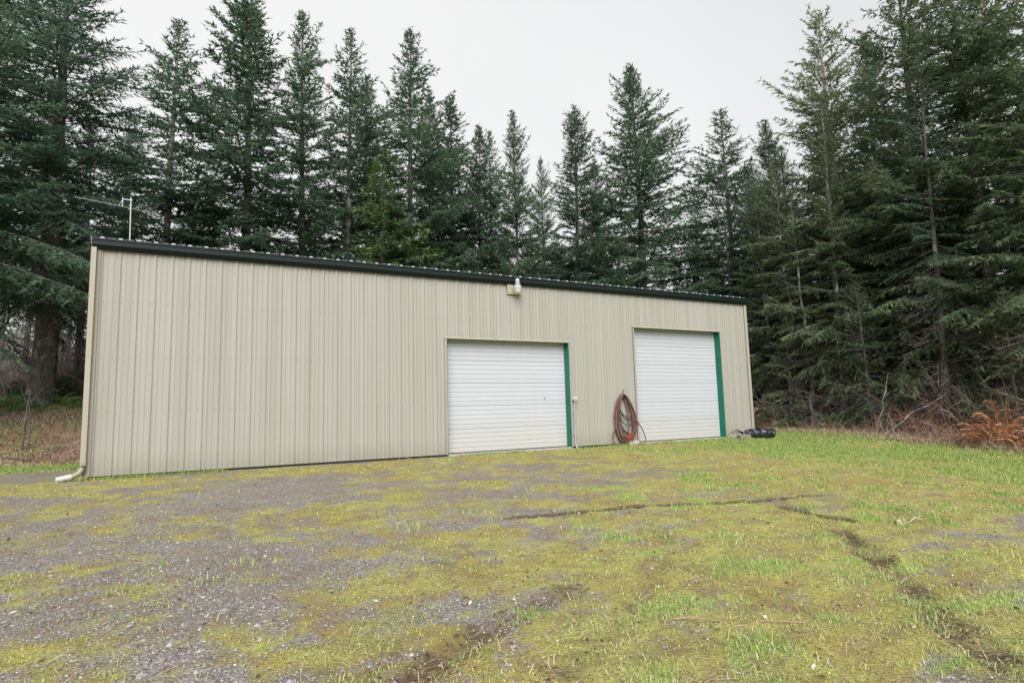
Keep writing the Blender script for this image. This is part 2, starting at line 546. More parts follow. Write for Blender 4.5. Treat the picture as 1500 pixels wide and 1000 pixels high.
M_GRASS = island('pale_green_grass', [(0.0, (0.150, 0.233, 0.056)), (0.4, (0.253, 0.347, 0.102)), (0.7, (0.393, 0.449, 0.178)), (1.0, (0.580, 0.532, 0.337))], 0.7, 0.25, 0)
M_LAWN = island('bright_green_grass', [(0.0, (0.112, 0.196, 0.042)), (0.5, (0.233, 0.327, 0.084)), (0.85, (0.374, 0.411, 0.141)), (1.0, (0.515, 0.468, 0.243))], 0.7, 0.25, 0)
M_STRAW = island('dry_straw', [(0.0, (0.221, 0.162, 0.085)), (0.5, (0.383, 0.315, 0.178)), (1.0, (0.561, 0.510, 0.365))], 0.85, 0.15, 0)
M_MOSS = island('moss_shoots', [(0.0, (0.220, 0.185, 0.061)), (0.4, (0.371, 0.352, 0.107)), (0.8, (0.499, 0.502, 0.174)), (1.0, (0.383, 0.478, 0.143))], 0.85, 0.2, 0)
M_STONE = island('crushed_gravel', [(0.0, (0.081, 0.076, 0.076)), (0.4, (0.190, 0.178, 0.178)), (0.8, (0.287, 0.270, 0.267)), (0.985, (0.368, 0.345, 0.328)), (1.0, (0.632, 0.609, 0.575))], 0.85, 0, 0)
M_CLOD = island('muddy_clods', [(0.0, (0.043, 0.031, 0.023)), (0.6, (0.098, 0.070, 0.051)), (1.0, (0.170, 0.128, 0.093))], 0.95, 0, 0)
M_LEAF = island('fallen_leaves', [(0.0, (0.102, 0.051, 0.025)), (0.45, (0.255, 0.162, 0.093)), (0.8, (0.383, 0.289, 0.204)), (1.0, (0.578, 0.527, 0.442))], 0.85, 0.1, 0)

def ground_material():
    m, nt, b = new_mat('mossy_gravel_yard')
    p = world_pos(nt)
    at = nt.nodes.new('ShaderNodeAttribute'); at.attribute_name = 'cover'
    sp = nt.nodes.new('ShaderNodeSeparateColor')
    nt.links.new(at.outputs['Color'], sp.inputs[0])
    moss, grass, mud = sp.outputs[0], sp.outputs[1], sp.outputs[2]
    litter = at.outputs['Alpha']
    # crushed stone
    vo = nt.nodes.new('ShaderNodeTexVoronoi'); vo.inputs['Scale'].default_value = 62
    nt.links.new(p, vo.inputs['Vector'])
    sepc = nt.nodes.new('ShaderNodeSeparateColor'); nt.links.new(vo.outputs['Color'], sepc.inputs[0])
    stone = ramp(nt, sepc.outputs[0], [(0.0, (0.114, 0.106, 0.106)), (0.5, (0.216, 0.202, 0.199)), (0.95, (0.312, 0.292, 0.282)), (1.0, (0.504, 0.480, 0.444))])
    big = noise(nt, 1.4, 5, 0.65, p)
    stone = mix(nt, ramp(nt, big, [(0.38, (0, 0, 0)), (0.68, (0.7, 0.7, 0.7))]), stone, (0.175, 0.145, 0.098))
    # moss
    f1 = noise(nt, 7, 6, 0.7, p); f2 = noise(nt, 38, 5, 0.7, p); f3 = noise(nt, 1.1, 4, 0.6, p)
    mossc = ramp(nt, f2, [(0.3, (0.145, 0.134, 0.046)), (0.5, (0.313, 0.305, 0.094)), (0.72, (0.464, 0.466, 0.168))])
    mossc = mix(nt, ramp(nt, f3, [(0.42, (0, 0, 0)), (0.66, (0.75, 0.75, 0.75))]), mossc, (0.27, 0.20, 0.06))
    mossc = mix(nt, ramp(nt, f1, [(0.55, (0, 0, 0)), (0.72, (0.6, 0.6, 0.6))]), mossc, (0.22, 0.285, 0.07))
    f4 = noise(nt, 17, 5, 0.7, p)
    def cut(mask, w, lo, hi):
        v = math_n(nt, 'ADD', mask, math_n(nt, 'MULTIPLY_ADD', f1, w, -w * 0.5))
        v = math_n(nt, 'ADD', v, math_n(nt, 'MULTIPLY_ADD', f2, w, -w * 0.5))
        v = math_n(nt, 'ADD', v, math_n(nt, 'MULTIPLY_ADD', f4, w, -w * 0.5))
        n = nt.nodes.new('ShaderNodeMapRange'); n.interpolation_type = 'SMOOTHSTEP'
        n.inputs['From Min'].default_value = lo; n.inputs['From Max'].default_value = hi
        nt.links.new(v, n.inputs['Value'])
        return n.outputs[0]
    c = mix(nt, cut(moss, 1.2, 0.12, 0.85), stone, mossc)
    thatch = noise(nt, 2.6, 6, 0.72, world_pos(nt, 1, 1.5, 1))
    c = mix(nt, ramp(nt, thatch, [(0.45, (0, 0, 0)), (0.64, (0.75, 0.75, 0.75))]), c, ramp(nt, f2, [(0.32, (0.095, 0.066, 0.038)), (0.68, (0.29, 0.22, 0.14))]))
    grassc = ramp(nt, f2, [(0.3, (0.123, 0.179, 0.039)), (0.5, (0.235, 0.314, 0.073)), (0.7, (0.370, 0.437, 0.134))])
    c = mix(nt, cut(grass, 1.1, 0.25, 0.95), c, grassc)
    mudc = ramp(nt, f1, [(0.3, (0.042, 0.029, 0.021)), (0.7, (0.125, 0.088, 0.06))])
    c = mix(nt, cut(mud, 1.2, 0.22, 1.1), c, mudc)
    litc = ramp(nt, noise(nt, 9, 6, 0.75, p), [(0.3, (0.10, 0.06, 0.04)), (0.5, (0.24, 0.155, 0.105)), (0.7, (0.35, 0.29, 0.175))])
    c = mix(nt, cut(litter, 0.5, 0.3, 0.6), c, litc)
    nt.links.new(c, b.inputs['Base Color'])
    b.inputs['Roughness'].default_value = 0.92
    b.inputs['Specular IOR Level'].default_value = 0.15
    h = math_n(nt, 'ADD', math_n(nt, 'MULTIPLY', vo.outputs['Distance'], -0.6), math_n(nt, 'MULTIPLY', f2, 1.2))
    bump(nt, b, h, 0.8, 0.025)
    return m
M_GROUND = ground_material()

# ------------------------------------------------------------------ the ground
def axis(segments):
    out = [segments[0][0]]
    for a, b, st in segments:
        n = max(1, int(round((b - a) / st)))
        out += list(np.linspace(a, b, n + 1)[1:])
    return np.array(out)
GX = axis([(-300, -60, 20), (-60, -16, 2.5), (-16, -4, 0.5), (-4, 10, 0.06), (10, 23, 0.1), (23, 40, 0.6), (40, 90, 4), (90, 300, 25)])
GY = axis([(-300, -60, 25), (-60, -20, 3), (-20, -14, 0.4), (-14, -6, 0.055), (-6, 1, 0.09), (1, 16, 0.25), (16, 40, 1.0), (40, 90, 4), (90, 300, 25)])
XX, YY = np.meshgrid(GX, GY)
xs, ys = XX.ravel(), YY.ravel()
moss, grass, mud, litter, dep = masks(xs, ys)
fine = (fbm(xs * 7, ys * 7, 3, 3) - 0.5) * 0.035 * sstep(0.1, 1.0, -ys)
zs = ground_z(xs, ys) + dep + fine + 0.02 * moss * sstep(0.1, 1, -ys) * fbm(xs * 4, ys * 4, 8, 2)
inside = (xs > 0.05) & (xs < 18.65) & (ys > 0.12) & (ys < 12.1)
zs = np.where(inside, np.minimum(zs, -0.2), zs)
nx, ny = len(GX), len(GY)
idx = np.arange(nx * ny).reshape(ny, nx)
F = np.stack([idx[:-1, :-1], idx[:-1, 1:], idx[1:, 1:], idx[1:, :-1]], -1).reshape(-1, 4)
me = np_mesh('ground', np.stack([xs, ys, zs], -1), F, [M_GROUND], smooth=True,
             attr={'cover': np.stack([moss, grass, mud, litter], -1)})
link('ground', me, kind='structure')

def surf_z(x, y):
    m_, g_, mu, li, de = masks(x, y)
    return ground_z(x, y) + de + (fbm(np.asarray(x) * 7, np.asarray(y) * 7, 3, 3) - 0.5) * 0.035 * sstep(0.1, 1.0, -np.asarray(y)) + 0.02 * m_ * sstep(0.1, 1, -np.asarray(y)) * fbm(np.asarray(x) * 4, np.asarray(y) * 4, 8, 2)

# ------------------------------------------------------------------ the steel building
L, DEPTH = 18.70, 12.2
PITCH = L / 60.33
WALL_TOP, WALL_BOT = 4.53, 0.02
D1 = (7.5115, 11.261, 2.971)
D2 = (13.688, 17.363, 3.517)
barn = thing('steel_building', 'long tan metal shop building with two white overhead doors', 'building', (0, 0, 0))

def wall_profile(s0, s1):
    """break points (s, outward depth) of the ribbed sheet"""
    pts = []
    k0 = int(math.floor(s0 / PITCH)) - 1
    k1 = int(math.ceil(s1 / PITCH)) + 1
    for k in range(k0, k1 + 1):
        c = (k + 0.28) * PITCH
        pts += [(c - .042, 0), (c - .02, .018), (c + .02, .018), (c + .042, 0)]
        for q in (1 / 3, 2 / 3):
            d = c + PITCH * q
            pts += [(d - .024, 0), (d - .012, .006), (d + .012, .006), (d + .024, 0)]
    ps = np.array([p[0] for p in pts]); pd = np.array([p[1] for p in pts])
    inner = [(s, d) for s, d in pts if s0 < s < s1]
    cuts = [s0, s1] + [e for dd in (D1, D2) for e in dd[:2] if s0 < e < s1]
    inner += [(e, float(np.interp(e, ps, pd))) for e in cuts]
    return sorted(inner)

def wall_panel(j):
    s0, s1 = j * 3 * PITCH, min(L, (j + 1) * 3 * PITCH)
    if s1 - s0 < 0.05: return
    prof = wall_profile(s0, s1)
    mb = MB()
    proud = 0.0012 * (j % 2)
    for (sa, da), (sb, db) in zip(prof[:-1], prof[1:]):
        if sb - sa < 1e-6: continue
        mid = (sa + sb) / 2
        z0 = WALL_BOT
        for a, b_, zt in (D1, D2):
            if a < mid < b_: z0 = zt
        b = len(mb.v)
        levels = [z for z in (z0, 1.6, 3.2, WALL_TOP) if z >= z0]
        for z in levels:
            mb.v += [(sa, -da - proud, z), (sb, -db - proud, z)]
        for q in range(len(levels) - 1):
            mb.f.append((b + 2 * q, b + 2 * q + 1, b + 2 * q + 3, b + 2 * q + 2)); mb.m.append(0)
    mb.build('wall_panel', M_SIDING, barn)
for j in range(21):
    wall_panel(j)

# fasteners along the girts
mb = MB()
for k in range(60):
    for z in (0.12, 1.25, 2.35, 3.45, 4.38):
        for off in (0.055, 0.055 + 0.2):
            x = (k + 0.28) * PITCH + off
            if x > L - 0.05 or any(a - .03 < x < b + .03 and z < t + .05 for a, b, t in (D1, D2)): continue
            mb.tube([(x, 0.002, z), (x, -0.006, z)], [0.012, 0.008], 6)
mb.build('screw', M_GREY, barn, kind='stuff')

# other walls, seen only from the side
for nm, x0 in (('end_wall', 0.0), ('end_wall', L)):
    sgn = -1 if x0 == 0 else 1
    mb = MB()
    y = 0.0
    prof = [(0.0, 0.0)]
    while y < DEPTH - 0.35:
        c = y + 0.2
        prof += [(c - .042, 0), (c - .016, .032), (c + .016, .032), (c + .042, 0)]
        y += 0.31
    prof.append((DEPTH, 0))
    for (ya, da), (yb, db) in zip(prof[:-1], prof[1:]):
        b = len(mb.v)
        ta = WALL_TOP + 0.083 * min(ya, DEPTH - ya); tb = WALL_TOP + 0.083 * min(yb, DEPTH - yb)
        mb.v += [(x0 + sgn * da, ya, WALL_BOT), (x0 + sgn * db, yb, WALL_BOT), (x0 + sgn * db, yb, tb), (x0 + sgn * da, ya, ta)]
        mb.f.append((b, b + 1, b + 2, b + 3)); mb.m.append(0)
    mb.build(nm, M_SIDING, barn)
mb = MB(); mb.box(0, L, DEPTH - 0.02, DEPTH, WALL_BOT, WALL_TOP)
mb.build('rear_wall', M_SIDING, barn)

# slab, sills, apron
mb = MB(); mb.box(0.03, L - 0.03, 0.035, DEPTH - 0.05, -0.4, 0.0)
mb.build('concrete_slab', M_CONC, barn)
for a, b_, t in (D1, D2):
    mb = MB(); mb.box(a + 0.01, b_ - 0.01, -0.06, 0.26, -0.2, 0.012)
    mb.build('door_sill', M_CONC, barn)
mb = MB(); mb.box(17.37, 18.45, -0.28, 0.03, -0.25, 0.022)
mb.build('concrete_apron', M_CONC, barn)
for a, b_ in ((0.04, D1[0] - 0.02), (D1[1] + 0.02, D2[0] - 0.02)):
    mb = MB(); mb.box(a, b_, 0.012, 0.03, -0.15, 0.05)
    mb.build('base_closure', M_DARK, barn)

# corner trims
for x0, x1 in ((-0.045, 0.075), (L - 0.075, L + 0.045)):
    mb = MB()
    mb.box(x0, x1, -0.045, -0.035, WALL_BOT, WALL_TOP)
    xe = x0 if x0 < 1 else x1
    mb.box(min(xe, xe + (0.01 if x0 < 1 else -0.01)), max(xe, xe + (0.01 if x0 < 1 else -0.01)), -0.035, 0.09, WALL_BOT, WALL_TOP)
    mb.build('corner_trim', M_TRIM, barn)

# eave gutter
mb = MB()
gp = [(-0.002, 4.50), (-0.085, 4.50), (-0.135, 4.575), (-0.135, 4.665), (-0.15, 4.668), (-0.15, 4.708), (-0.125, 4.712), (-0.118, 4.67), (-0.118, 4.60), (-0.02, 4.60), (-0.002, 4.71)]
mb.prism_x(gp, -0.075, L + 0.065)
mb.build('eave_gutter', M_GREEN, barn)
for xe in (-0.081, L + 0.0655):
    mb = MB(); mb.prism_x([(-0.002, 4.498), (-0.087, 4.498), (-0.137, 4.574), (-0.153, 4.667), (-0.153, 4.714), (-0.002, 4.714)], xe, xe + 0.0055)
    mb.build('gutter_end_cap', M_GREEN if xe > 1 else M_GALV, barn)

# roof sheets with ribs that overhang the gutter
SL = math.tan(math.radians(4.76))
def rz(y): return 4.722 + SL * (y + 0.1)
for j in range(21):
    s0, s1 = -0.06 + j * 3 * PITCH, min(L + 0.05, -0.06 + (j + 1) * 3 * PITCH)
    if s1 - s0 < 0.05: continue
    mb = MB()
    pts = [(s0, 0)]
    for k in range(3):
        c = s0 + (k + 0.5) * PITCH
        if c + .06 < s1:
            pts += [(c - .05, 0), (c - .022, .036), (c + .022, .036), (c + .05, 0)]
    pts.append((s1 - 0.0008, 0))
    for side in (0, 1):
        ya, yb = (-0.11, DEPTH / 2) if side == 0 else (DEPTH + 0.1, DEPTH / 2)
        for (sa, da), (sb, db) in zip(pts[:-1], pts[1:]):
            b = len(mb.v)
            za, zb = rz(-0.11), rz(DEPTH / 2)
            mb.v += [(sa, ya, za + da), (sb, ya, za + db), (sb, yb, zb + db), (sa, yb, zb + da)]
            mb.f.append((b, b + 1, b + 2, b + 3)); mb.m.append(0)
            # turned-down front edge so that the sheet has a thickness
            if side == 0:
                b = len(mb.v)
                mb.v += [(sa, ya, za + da - 0.006), (sb, ya, za + db - 0.006), (sb, ya, za + db), (sa, ya, za + da)]
                mb.f.append((b, b + 1, b + 2, b + 3)); mb.m.append(0)
    rp = mb.build('roof_panel', M_GREEN, barn)
    mb = MB()
    for k in range(3):
        c = s0 + (k + 0.5) * PITCH
        if c + .06 < s1:
            z = rz(-0.11)
            mb.prism_y([(c - .048, z - .004), (c + .048, z - .004), (c + .026, z + .017), (c - .026, z + .017)], -0.114, -0.06)
            mb.prism_y([(c + .055, z + .0005), (c + .225, z + .0005), (c + .225, z + .006), (c + .075, z + .002)], -0.1165, -0.112)
    if mb.v:
        mb.build('rib_closure', M_PALE, rp)

# overhead doors
def overhead_door(a, b_, t, nsec, lock):
    d = thing('overhead_door', '', '', (0, 0, 0))
    del d['label']; del d['category']
    d.parent = barn
    hs = (t + 0.03 - 0.03) / nsec
    yd = 0.20
    for i in range(nsec):
        z0 = 0.03 + i * hs; z1 = z0 + hs
        prof = [(yd + 0.012, z0 + 0.0015), (yd + 0.002, z0 + 0.012)]
        for q in (0.2, 0.4, 0.6, 0.8):
            zc = z0 + q * hs
            prof += [(yd, zc - 0.014), (yd + 0.008, zc - 0.004), (yd + 0.008, zc + 0.003), (yd - 0.003, zc + 0.012)]
        prof += [(yd - 0.001, z1 - 0.012), (yd + 0.014, z1 - 0.0015), (yd + 0.045, z1 - 0.0015), (yd + 0.045, z0 + 0.0015)]
        mb = MB(); mb.prism_x(prof, a + 0.012, b_ - 0.012)
        mb.build('door_section', M_DOOR, d)
    mb = MB(); mb.box(a + 0.012, b_ - 0.012, yd + 0.004, yd + 0.04, 0.012, 0.031)
    mb.build('bottom_seal', M_RUBBER, d)
    if lock:
        mb = MB(); mb.tube([(b_ - 0.72, yd + 0.0, 1.4), (b_ - 0.72, yd - 0.03, 1.4)], 0.016, 10); mb.box(b_ - 0.727, b_ - 0.713, yd - 0.04, yd - 0.03, 1.38, 1.42)
        mb.build('lock_handle', M_GREY, d)
    # reveals, stops and trims
    for nm, x0, x1, mat in (('door_jamb', a - 0.004, a + 0.009, M_TEAL), ('door_jamb', b_ - 0.009, b_ + 0.004, M_TEAL)):
        mb = MB(); mb.box(x0, x1, -0.036, 0.30, 0.013, t)
        mb.build(nm, mat, d)
    mb = MB(); mb.box(a - 0.004, b_ + 0.004, -0.03, 0.30, t + 0.0005, t + 0.012)
    mb.build('door_head', M_TEAL, d)
    mb = MB(); mb.prism_x([(-0.037, t - 0.02), (-0.058, t - 0.024), (-0.056, t + 0.012), (-0.038, t + 0.03)], a - 0.06, b_ + 0.045)
    mb.build('head_trim', M_TRIM, d)
    for x0, x1 in ((a - 0.05, a - 0.0045), (b_ + 0.0045, b_ + 0.04)):
        mb = MB(); mb.box(x0, x1, -0.048, -0.036, 0.014, t - 0.025)
        mb.build('side_trim', M_TRIM, d)
    # dark interior behind the door
    return d
overhead_door(*D1, 5, True)
overhead_door(*D2, 6, False)

# downspout at the left corner
dsx, dsy = -0.035, -0.098
mb = MB()
mb.box(dsx - 0.045, dsx + 0.045, dsy - 0.035, dsy + 0.035, 0.24, 4.52)
ds = mb.build('downspout', M_TRIM, barn)
mb = MB()
mb.tube([(dsx, dsy, 0.27), (dsx, dsy, 0.20), (dsx - 0.05, dsy - 0.015, 0.105), (dsx - 0.14, dsy - 0.04, 0.055), (dsx - 0.22, dsy - 0.06, 0.04)], 0.052, 12)
mb.build('elbow', M_TRIM, ds, smooth=True)
for z in (2.35, 0.3):
    mb = MB(); mb.box(dsx - 0.049, dsx + 0.049, dsy - 0.039, dsy + 0.05, z, z + 0.03)
    mb.build('strap', M_TRIM, ds)
# white extension pipe lying in front of the elbow
mb = MB()
mb.tube([(dsx - 0.17, dsy - 0.045, 0.046), (dsx - 0.27, dsy - 0.08, 0.026), (dsx - 0.39, dsy - 0.12, 0.008)], 0.058, 14)
mb.build('drain_pipe', M_WHITEPIPE, None, smooth=True, label='short white plastic drain pipe lying below the downspout elbow', cat='drain pipe')

# hook for the hoses
mb = MB(); mb.tube([(13.09, 0, 1.47), (13.09, -0.1, 1.47), (13.09, -0.13, 1.50), (13.09, -0.135, 1.60)], 0.012, 6)
mb.build('hook', M_RUBBER, barn)

# ------------------------------------------------------------------ yard lamp
lamp = thing('wall_lamp', 'grey and white yard lamp with ribbed glass on a cream board under the eave', 'lamp', (9.55, 0, 4.2))
mb = MB(); mb.box(-0.24, 0.19, -0.068, -0.033, 0.03, 0.325)
mb.build('mounting_board', M_CREAMBOX, lamp)
mb = MB(); mb.tube([(0.0, -0.07, 0.27), (0.0, -0.16, 0.28)], 0.03, 8)
mb.build('arm', M_GREY, lamp)
c = (0.0, -0.21, 0)
mb = MB(); mb.lathe([(0.052, 0.37), (0.05, 0.425), (0.044, 0.437), (0.0, 0.439)], c, 14)
mb.build('photocell', M_WHITE, lamp, smooth=True)
mb = MB(); mb.lathe([(0.098, 0.232), (0.085, 0.26), (0.07, 0.31), (0.062, 0.37), (0.0, 0.372)], c, 20)
mb.build('lamp_housing', M_GREY, lamp, smooth=True)
mb = MB(); mb.lathe([(0.104, 0.168), (0.112, 0.18), (0.108, 0.228), (0.098, 0.2315), (0.0, 0.2315)], c, 20)
mb.build('collar', M_WHITE, lamp, smooth=True)
mb = MB()
prof = []
for i in range(15):
    z = 0.165 - i * 0.0105
    r = 0.1 * (1 - 0.38 * max(0, (i - 7) / 7) ** 2) + (0.004 if i % 2 else 0)
    prof.append((r, z))
prof.append((0.03, 0.012)); prof.append((0.0, 0.01))
mb.lathe(prof, c, 20)
mb.build('lamp_glass', M_GLASS, lamp)

# ------------------------------------------------------------------ outlet on its conduit
out = thing('electrical_outlet', 'small white weatherproof outlet box on a grey conduit beside the lower door', 'outlet', (11.37, 0, 0))
mb = MB(); mb.box(-0.055, 0.055, -0.125, -0.036, 1.31, 1.41)
mb.build('outlet_box', M_WHITE, out)
mb = MB(); mb.prism_x([(-0.126, 1.405), (-0.15, 1.395), (-0.15, 1.35), (-0.126, 1.36)], -0.05, 0.05)
mb.build('cover_flap', M_WHITE, out)
mb = MB(); mb.tube([(0.01, -0.075, 1.32), (0.01, -0.075, 1.22), (-0.01, -0.055, 1.1), (-0.01, -0.055, 0.1), (0.02, -0.07, 0.0), (0.06, -0.12, -0.05)], 0.016, 8)
mb.build('conduit', M_GALV, out, smooth=True)
for z in (0.35, 0.95):
    mb = MB(); mb.box(-0.045, 0.025, -0.075, -0.035, z, z + 0.02)
    mb.build('clip', M_GALV, out)

# ------------------------------------------------------------------ hoses hung on the hook
def hang_loop(cx, ztop, W, D, y, lean=0.0, n=44, wob=0.012, seed=0, sharp=0.42):
    rg = np.random.RandomState(seed)
    ph = np.linspace(0.0, 2 * np.pi, n)
    x = cx + W / 2 * np.sin(ph) * (0.5 + 0.5 * np.sin(ph / 2)) * 1.15 + lean * (1 - np.cos(ph)) / 2
    z = ztop - D * (1 - np.cos(ph)) / 2
    yy = y + 0.02 * np.sin(ph * 1.0 + seed) + 0.0 * ph
    x = x + wob * np.sin(ph * 2 + rg.uniform(0, 6)); yy = yy - 0.01
    return list(zip(x, yy, z))
hose = thing('coiled_hose', 'faded red rubber hose hung in long loops on a hook between the doors', 'hose', (0, 0, 0))
specs = [(13.08, 1.47, 0.66, 1.42, -0.075, 0.12, 1), (13.07, 1.455, 0.62, 1.38, -0.10, 0.16, 2), (13.09, 1.46, 0.58, 1.16, -0.125, 0.19, 3),
         (13.07, 1.44, 0.70, 1.36, -0.06, 0.05, 4), (13.06, 1.45, 0.56, 1.43, -0.15, 0.10, 5), (13.10, 1.45, 0.62, 1.34, -0.14, 0.17, 6),
         (13.05, 1.43, 0.50, 1.36, -0.09, -0.02, 7), (13.08, 1.46, 0.67, 1.30, -0.11, 0.10, 8)]
for i, (cx, zt, W, D, y, lean, sd) in enumerate(specs):
    mb = MB(); mb.tube(hang_loop(cx, zt, W, D, y, lean, seed=sd), 0.021, 8)
    mb.build('hose_loop', M_HOSE if i % 3 else M_HOSE2, hose, smooth=True)
mb = MB(); mb.tube([(12.98, -0.1, 1.30), (12.92, -0.11, 0.9), (12.78, -0.10, 0.55), (12.66, -0.10, 0.25), (12.66, -0.12, 0.08), (12.75, -0.2, -0.01)], 0.019, 8)
mb.build('hose_end', M_HOSE, hose, smooth=True)
mb = MB(); mb.tube([(13.40, -0.1, 0.95), (13.56, -0.1, 0.70), (13.76, -0.11, 0.42), (13.86, -0.12, 0.16), (13.84, -0.15, 0.03), (13.7, -0.2, -0.01), (13.55, -0.22, 0.0)], 0.017, 8)
mb.build('hose_end', M_HOSE2, hose, smooth=True)
cable = thing('coiled_cable', 'black cable looped inside the red hose on the hook', 'cable', (0, 0, 0))
for i, (cx, zt, W, D, y, lean, sd) in enumerate([(13.13, 1.41, 0.46, 0.62, -0.09, 0.13, 11), (13.13, 1.41, 0.50, 0.70, -0.11, 0.13, 12), (13.12, 1.40, 0.54, 0.86, -0.085, 0.12, 13), (13.14, 1.40, 0.52, 1.12, -0.07, 0.12, 14)]):
    mb = MB(); mb.tube(hang_loop(cx, zt, W, D, y, lean, seed=sd), 0.014, 6)
    mb.build('cable_loop', M_CABLE, cable, smooth=True)
rg = np.random.RandomState(3)
pts = []
for t in np.linspace(0, 1, 60):
    a = t * 2 * math.pi * 3.2
    pts.append((13.20 + 0.08 * math.cos(a) * (0.6 + 0.4 * math.sin(5 * t)), -0.19 + 0.02 * math.sin(a * 1.7), 0.19 + 0.085 * math.sin(a + 0.6) + 0.04 * math.sin(9 * t)))
mb = MB(); mb.tube(pts, 0.013, 6)
mb.build('extension_cord', M_ORANGE, None, smooth=True, label='bright orange-red cord tangled at the bottom of the hose loops', cat='cord')

def blob_rock(name, c, r, seed, mat, **kw):
    rg = np.random.RandomState(seed)
    import bmesh
    bm = bmesh.new(); bmesh.ops.create_icosphere(bm, subdivisions=2, radius=1)
    ax = [norm(rg.normal(size=3)) for _ in range(9)]; ds = rg.uniform(0.62, 0.95, 9)
    for v in bm.verts:
        p = np.array(v.co)
        for a, d in zip(ax, ds):
            k = p @ a
            if k > d: p = p - a * (k - d)
        v.co = Vector((p[0] * r[0], p[1] * r[1], p[2] * r[2]))
    me = bpy.data.meshes.new(name); bm.to_mesh(me); bm.free()
    o = link(name, me, mat, **kw); o.location = c; o.rotation_euler = (0, 0, rg.uniform(0, 6))
    return o
blob_rock('stone', (13.2, -0.40, 0.03), (0.17, 0.13, 0.12), 5, M_ROCK, label='grey stone on the ground under the hanging hoses', cat='stone')

# ------------------------------------------------------------------ black roll and concrete block at the right corner
bag = thing('plastic_roll', 'crumpled black plastic roll lying by the right corner of the building', 'roll', (18.05, -0.75, 0.13), math.radians(-22))
bag.scale = (0.9, 0.9, 0.9)
rg = np.random.RandomState(8)
n, K = 28, 46
V = []
for k in range(K):
    t = k / (K - 1)
    x = -0.62 + 1.24 * t
    base = 0.175 * (1 - max(0, (t - 0.93) / 0.07) ** 2 * 0.55) * (0.35 + 0.65 * sstep(0.0, 0.2, t))
    for i in range(n):
        a = 2 * math.pi * i / n
        wr = 1 + 0.10 * math.sin(5 * a + 9 * t + 2 * math.sin(7 * t)) * math.sin(23 * t + 2 * math.cos(2 * a)) + 0.05 * math.sin(11 * a - 30 * t)
        r = base * wr
        V.append((x, r * math.cos(a), -0.02 + max(-0.15, r * math.sin(a) * 0.95)))
idx = np.arange(n * K).reshape(K, n)
F = [(idx[k, i], idx[k, (i + 1) % n], idx[k + 1, (i + 1) % n], idx[k + 1, i]) for k in range(K - 1) for i in range(n)]
mb = MB(); mb.v = [tuple(v) for v in V]; mb.f = [tuple(int(q) for q in f) for f in F] + [tuple(int(q) for q in idx[0])[::-1], tuple(int(q) for q in idx[-1])]; mb.m = [0] * len(mb.f)
mb.build('wrapped_roll', M_BAG, bag, smooth=True)
for i in range(5):
    a = rg.uniform(-0.6, 0.9)
    mb = MB(); mb.tube([(-0.55, 0.02 * i - 0.04, 0.02), (-0.70, 0.04 * i - 0.08, 0.05 + 0.05 * a), (-0.86, 0.05 * i - 0.1, 0.06 + 0.12 * a), (-0.95 - 0.04 * i, 0.05 * i - 0.1, 0.02 + 0.1 * a)], [0.02, 0.012, 0.008, 0.006], 6)
    mb.build('loose_tie', M_CABLE, bag)
blk = MB(); blk.box(-0.2, 0.2, -0.1, 0.1, -0.08, 0.11)
o = blk.build('concrete_block', simple('dirty_concrete', (0.17, 0.155, 0.12), 0.95, 0, 0.3, 12, 0.4), None, label='weathered grey concrete block at the end of the black roll', cat='block')
o.location = (17.45, -0.68, 0.0); o.rotation_euler = (0, 0, -0.25)
bv = o.modifiers.new('bevel', 'BEVEL'); bv.width = 0.012

# ------------------------------------------------------------------ television antenna above the roof
ant = thing('antenna', 'thin silver television antenna on a mast above the left end of the roof', 'antenna', (0.39, 2.5, 4.9))
mb = MB(); mb.tube([(0, 0, 0), (-0.02, 0, 1.55)], 0.015, 8); mb.build('mast', M_ALU, ant, smooth=True)
mb = MB(); mb.box(-0.2, 0.012, -0.01, 0.01, 1.482, 1.502); mb.build('cross_arm', M_ALU, ant)
mb = MB(); mb.tube([(-0.19, 0, 1.30), (-0.185, 0, 1.53)], 0.013, 8); mb.build('bracket', M_ALU, ant)
mb = MB(); mb.tube([(-1.12, -0.05, 1.39), (-0.27, 0.0, 1.315), (0.55, 0.06, 1.24)], 0.007, 6); mb.build('boom', M_ALU, ant)
for i in range(9):
    t = i / 8
    x = -1.08 + 1.55 * t; z = 1.388 - 0.088 * (x + 1.12)
    l = 0.16 + 0.28 * t
    mb = MB(); mb.tube([(x - l * 0.18, -l, z + 0.0), (x, -0.0, z + 0.012), (x + l * 0.18, l, z)], 0.006, 5); mb.build('element', M_ALU, ant)
mb = MB(); mb.tube([(-0.27, 0, 1.315), (-0.22, 0, 1.42), (-0.19, 0, 1.47)], 0.008, 5); mb.build('brace', M_ALU, ant)

